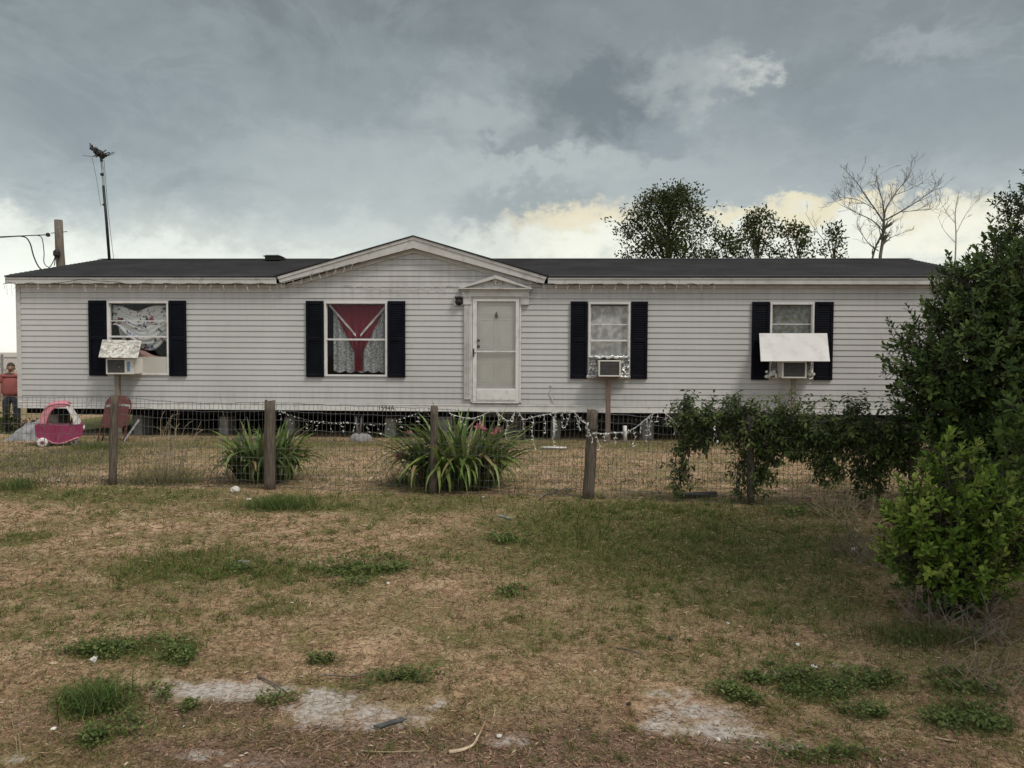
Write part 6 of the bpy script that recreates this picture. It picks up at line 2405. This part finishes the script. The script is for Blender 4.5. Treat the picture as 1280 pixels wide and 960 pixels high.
skinned('trousers', [Vector(v) * k for v in ((0, 0, .92), (0, 0, .84), (-.10, 0, .76), (-.11, -.01, .45), (-.11, .02, .08), (.10, 0, .76), (.11, -.01, .45), (.11, .02, .08))],
        [(0, 1), (1, 2), (2, 3), (3, 4), (1, 5), (5, 6), (6, 7)], [tuple(x * k for x in r_) for r_ in ((.185, .14), (.185, .145), (.115, .115), (.085, .085), (.075, .08), (.115, .115), (.085, .085), (.075, .08))], M['trousers'], person)
for s_ in (-1, 1):
    skinned('shoe', [Vector(v) * k for v in ((s_ * .11, .03, .06), (s_ * .112, -.05, .05), (s_ * .118, -.15, .04))], [(0, 1), (1, 2)], [.055 * k, .05 * k, .042 * k], M['shoe'], person, 1)


# ------------------------------------------------------------------ sky and light
def sky_world():
    w = bpy.data.worlds.new('World')
    scene.world = w
    w.use_nodes = True
    nt = w.node_tree
    bg = nt.nodes['Background']
    tc = node(nt, 'ShaderNodeTexCoord')
    dirv = tc.outputs['Generated']

    def lk(a, b): nt.links.new(a, b)

    def mth(op, p, q=None, clamp=False):
        x = node(nt, 'ShaderNodeMath', operation=op, use_clamp=clamp)
        for i, s in enumerate((p, q)):
            if s is None: continue
            if hasattr(s, 'links'): lk(s, x.inputs[i])
            else: x.inputs[i].default_value = s
        return x.outputs[0]

    def ramp(src, a_, b_, lo=0., hi=1., mode='SMOOTHSTEP'):
        r = node(nt, 'ShaderNodeMapRange')
        r.interpolation_type = mode
        r.inputs[1].default_value, r.inputs[2].default_value = a_, b_
        r.inputs[3].default_value, r.inputs[4].default_value = lo, hi
        lk(src, r.inputs[0])
        return r.outputs[0]

    def mix(fac, c1, c2, bt='MIX'):
        x = node(nt, 'ShaderNodeMix', data_type='RGBA', blend_type=bt)
        for i, s in ((0, fac), (6, c1), (7, c2)):
            if hasattr(s, 'links'): lk(s, x.inputs[i])
            else: x.inputs[i].default_value = rgba(s) if i else s
        return x.outputs[2]

    def nz(scale, det, ro=.55, stretch=(1, 1, 1), off=(0, 0, 0), dist=0.):
        mp = node(nt, 'ShaderNodeMapping')
        mp.inputs['Scale'].default_value = stretch
        mp.inputs['Location'].default_value = off
        lk(dirv, mp.inputs[0])
        n = node(nt, 'ShaderNodeTexNoise', Scale=scale, Detail=det, Roughness=ro, Distortion=dist)
        lk(mp.outputs[0], n.inputs[0])
        return n
    sep = node(nt, 'ShaderNodeSeparateXYZ')
    lk(dirv, sep.inputs[0])
    n1 = nz(3.2, 8, .55, (1, 1, 1.7), (2, 1, .4), .3)
    n2 = nz(9., 8, .6, (1, 1, 1.5), (5, 2, 0), .4)
    n3 = nz(24., 6, .6, (1, 1, 1.4))
    c1 = mth('SUBTRACT', n1.outputs[0], .5)
    c2 = mth('SUBTRACT', n2.outputs[0], .5)
    c3 = mth('SUBTRACT', n3.outputs[0], .5)
    el = mth('ADD', sep.outputs[2], mth('MULTIPLY', c1, .20))
    el = mth('ADD', el, mth('MULTIPLY', c2, .09))
    rp = node(nt, 'ShaderNodeValToRGB')
    cr = rp.color_ramp
    stops = [(0., (.95, .94, .88)), (.10, (.68, .685, .64)), (.145, (.555, .57, .54)), (.178, (.475, .495, .48)), (.21, (.405, .43, .425)), (.25, (.33, .357, .357)), (.30, (.278, .305, .308)), (.36, (.238, .262, .262)), (.45, (.185, .203, .206)), (.60, (.36, .38, .39)), (1., (.85, .86, .88))]
    cr.elements[0].position, cr.elements[0].color = stops[0][0], rgba(stops[0][1])
    cr.elements[1].position, cr.elements[1].color = stops[-1][0], rgba(stops[-1][1])
    for (p, c) in stops[1:-1]:
        e = cr.elements.new(p)
        e.color = rgba(c)
    lk(el, rp.inputs[0])
    col = rp.outputs[0]
    # soft cloud body modulation
    tex = mth('ADD', mth('MULTIPLY', c2, .75), mth('MULTIPLY', c3, .40))
    col = mix(1., col, mth('ADD', 1.0, tex), 'MULTIPLY')
    # wispy lit rims: ridges of two noises
    n5 = nz(5.5, 9, .62, (1, 1, 2.0), (1.3, 4.2, .7), .6)
    rdg = mth('ABSOLUTE', mth('SUBTRACT', n5.outputs[0], .5))
    rim = mth('MULTIPLY', ramp(rdg, .055, .0, 0, 1), ramp(n1.outputs[0], .42, .58, 0, 1))
    col = mix(1., col, mth('ADD', 1.0, mth('MULTIPLY', rim, .12)), 'MULTIPLY')
    shd = mth('MULTIPLY', ramp(n5.outputs[0], .50, .72, 0, 1), .22)
    col = mix(1., col, mth('SUBTRACT', 1.0, shd), 'MULTIPLY')
    # warped direction for named cloud features
    wv = node(nt, 'ShaderNodeVectorMath', operation='MULTIPLY_ADD')
    sb = node(nt, 'ShaderNodeVectorMath', operation='SUBTRACT')
    sb.inputs[1].default_value = (.5, .5, .5)
    lk(n2.outputs['Color'], sb.inputs[0])
    wv.inputs[1].default_value = (.09, .09, .09)
    lk(sb.outputs[0], wv.inputs[0])
    lk(dirv, wv.inputs[2])
    wv2 = node(nt, 'ShaderNodeVectorMath', operation='MULTIPLY_ADD')
    sb2 = node(nt, 'ShaderNodeVectorMath', operation='SUBTRACT')
    sb2.inputs[1].default_value = (.5, .5, .5)
    lk(n3.outputs['Color'], sb2.inputs[0])
    wv2.inputs[1].default_value = (.13, .13, .10)
    lk(sb2.outputs[0], wv2.inputs[0])
    lk(wv.outputs[0], wv2.inputs[2])

    def blob(col, px, py, rx, ry, color, amt, soft=.55):
        d = ray(px, py).normalized()
        s = node(nt, 'ShaderNodeVectorMath', operation='SUBTRACT')
        lk(wv2.outputs[0], s.inputs[0])
        s.inputs[1].default_value = d
        k = node(nt, 'ShaderNodeVectorMath', operation='MULTIPLY')
        lk(s.outputs[0], k.inputs[0])
        k.inputs[1].default_value = (F_PX / rx, F_PX / rx, F_PX / ry)
        ln = node(nt, 'ShaderNodeVectorMath', operation='LENGTH')
        lk(k.outputs[0], ln.inputs[0])
        f = ramp(ln.outputs['Value'], 1 + soft, 1 - soft, 0, amt)
        return mix(f, col, color)
    col = blob(col, 120, 200, 260, 50, (.265, .295, .305), .5, .7)
    col = blob(col, 330, 115, 220, 40, (.262, .29, .30), .45, .7)
    col = blob(col, 60, 120, 150, 30, (.235, .26, .27), .4, .8)
    col = blob(col, 420, 200, 150, 34, (.42, .445, .44), .55, .8)
    col = blob(col, 540, 245, 150, 34, (.47, .49, .475), .55, .8)
    col = blob(col, 1110, 160, 240, 60, (.25, .275, .295), .6, .6)
    col = blob(col, 1000, 30, 260, 30, (.24, .258, .27), .5, .8)
    col = blob(col, 800, 220, 170, 50, (.45, .465, .455), .55, .7)
    col = blob(col, 650, 255, 90, 26, (.31, .335, .338), .8, .5)
    col = blob(col, 655, 183, 48, 18, (.245, .265, .27), .8, .5)
    col = blob(col, 590, 120, 60, 30, (.36, .385, .385), .5, .7)
    col = blob(col, 590, 150, 70, 20, (.42, .44, .43), .6, .6)
    col = blob(col, 690, 208, 110, 13, (.46, .48, .465), .65, .6)
    col = blob(col, 650, 130, 40, 14, (.40, .425, .42), .6, .6)
    col = blob(col, 748, 128, 88, 40, (.165, .183, .188), .92, .5)
    col = blob(col, 740, 95, 30, 16, (.175, .192, .197), .85, .5)
    col = blob(col, 830, 165, 60, 20, (.24, .265, .285), .6, .5)
    col = blob(col, 862, 98, 55, 26, (.42, .435, .42), .62, .7)
    col = blob(col, 1090, 235, 180, 22, (.37, .395, .405), .5, .6)
    col = blob(col, 915, 102, 34, 14, (.46, .47, .45), .6, .8)
    col = blob(col, 934, 92, 18, 13, (.56, .56, .53), .85, .7)
    col = blob(col, 1150, 65, 50, 14, (.36, .375, .38), .7, .7)
    col = blob(col, 715, 305, 120, 24, (.98, .94, .80), .75, .85)
    col = blob(col, 715, 272, 80, 15, (.88, .75, .52), .8, .7)
    col = blob(col, 1000, 300, 190, 26, (.98, .95, .83), .75, .85)
    col = blob(col, 1010, 268, 170, 11, (.86, .74, .50), .8, .7)
    col = blob(col, 1230, 280, 90, 26, (.97, .90, .74), .7, .7)
    col = blob(col, 190, 322, 220, 16, (.90, .895, .83), .6, .85)
    col = blob(col, 500, 300, 120, 20, (.62, .63, .60), .5, .8)
    col = blob(col, 20, 290, 60, 18, (.88, .87, .78), .6, .8)
    col = blob(col, 0, 370, 120, 50, (1.1, 1.08, 1.0), .7, .7)
    # brighter broken cloud behind and above the viewer
    back_ = ramp(sep.outputs[1], .45, -.35, 0, 1)
    col = mix(back_, col, mix(ramp(n1.outputs[0], .4, .6), (.58, .60, .62), (.95, .94, .92)))
    # thin veil of clear sky light above the cloud
    sky = node(nt, 'ShaderNodeTexSky', sky_type='NISHITA')
    sky.sun_disc = False
    sky.sun_elevation = SUN_EL
    sky.sun_rotation = SUN_ROT
    sc = node(nt, 'ShaderNodeVectorMath', operation='SCALE')
    sc.inputs['Scale'].default_value = .6
    lk(sky.outputs[0], sc.inputs[0])
    col = mix(.03, col, sc.outputs[0])
    # the Background runs at a low strength, cloud radiance is scaled up to match
    col = mix(1., col, (.985, 1.01, .985), 'MULTIPLY')
    s2_ = node(nt, 'ShaderNodeVectorMath', operation='SCALE')
    s2_.inputs['Scale'].default_value = 10.0
    lk(col, s2_.inputs[0])
    lk(s2_.outputs[0], bg.inputs[0])
    bg.inputs[1].default_value = SKY_STRENGTH


SUN_DIR = Vector((.52, -.44, 1.0)).normalized()
SUN_EL = math.asin(SUN_DIR.z)
SUN_ROT = math.atan2(SUN_DIR.x, SUN_DIR.y)
SKY_STRENGTH = .1
sky_world()
sd_ = bpy.data.lights.new('sun', 'SUN')
sd_.energy = 2.4
sd_.angle = R(14)
sd_.color = (1.0, .94, .86)
sun = bpy.data.objects.new('sun', sd_)
COL.objects.link(sun)
sun.rotation_euler = SUN_DIR.to_track_quat('Z', 'Y').to_euler()
sun.location = SUN_DIR * 40

scene.view_settings.view_transform = 'Standard'
scene.view_settings.look = 'None'
scene.view_settings.exposure = 0
scene.cycles.max_bounces = 6
scene.cycles.transparent_max_bounces = 16
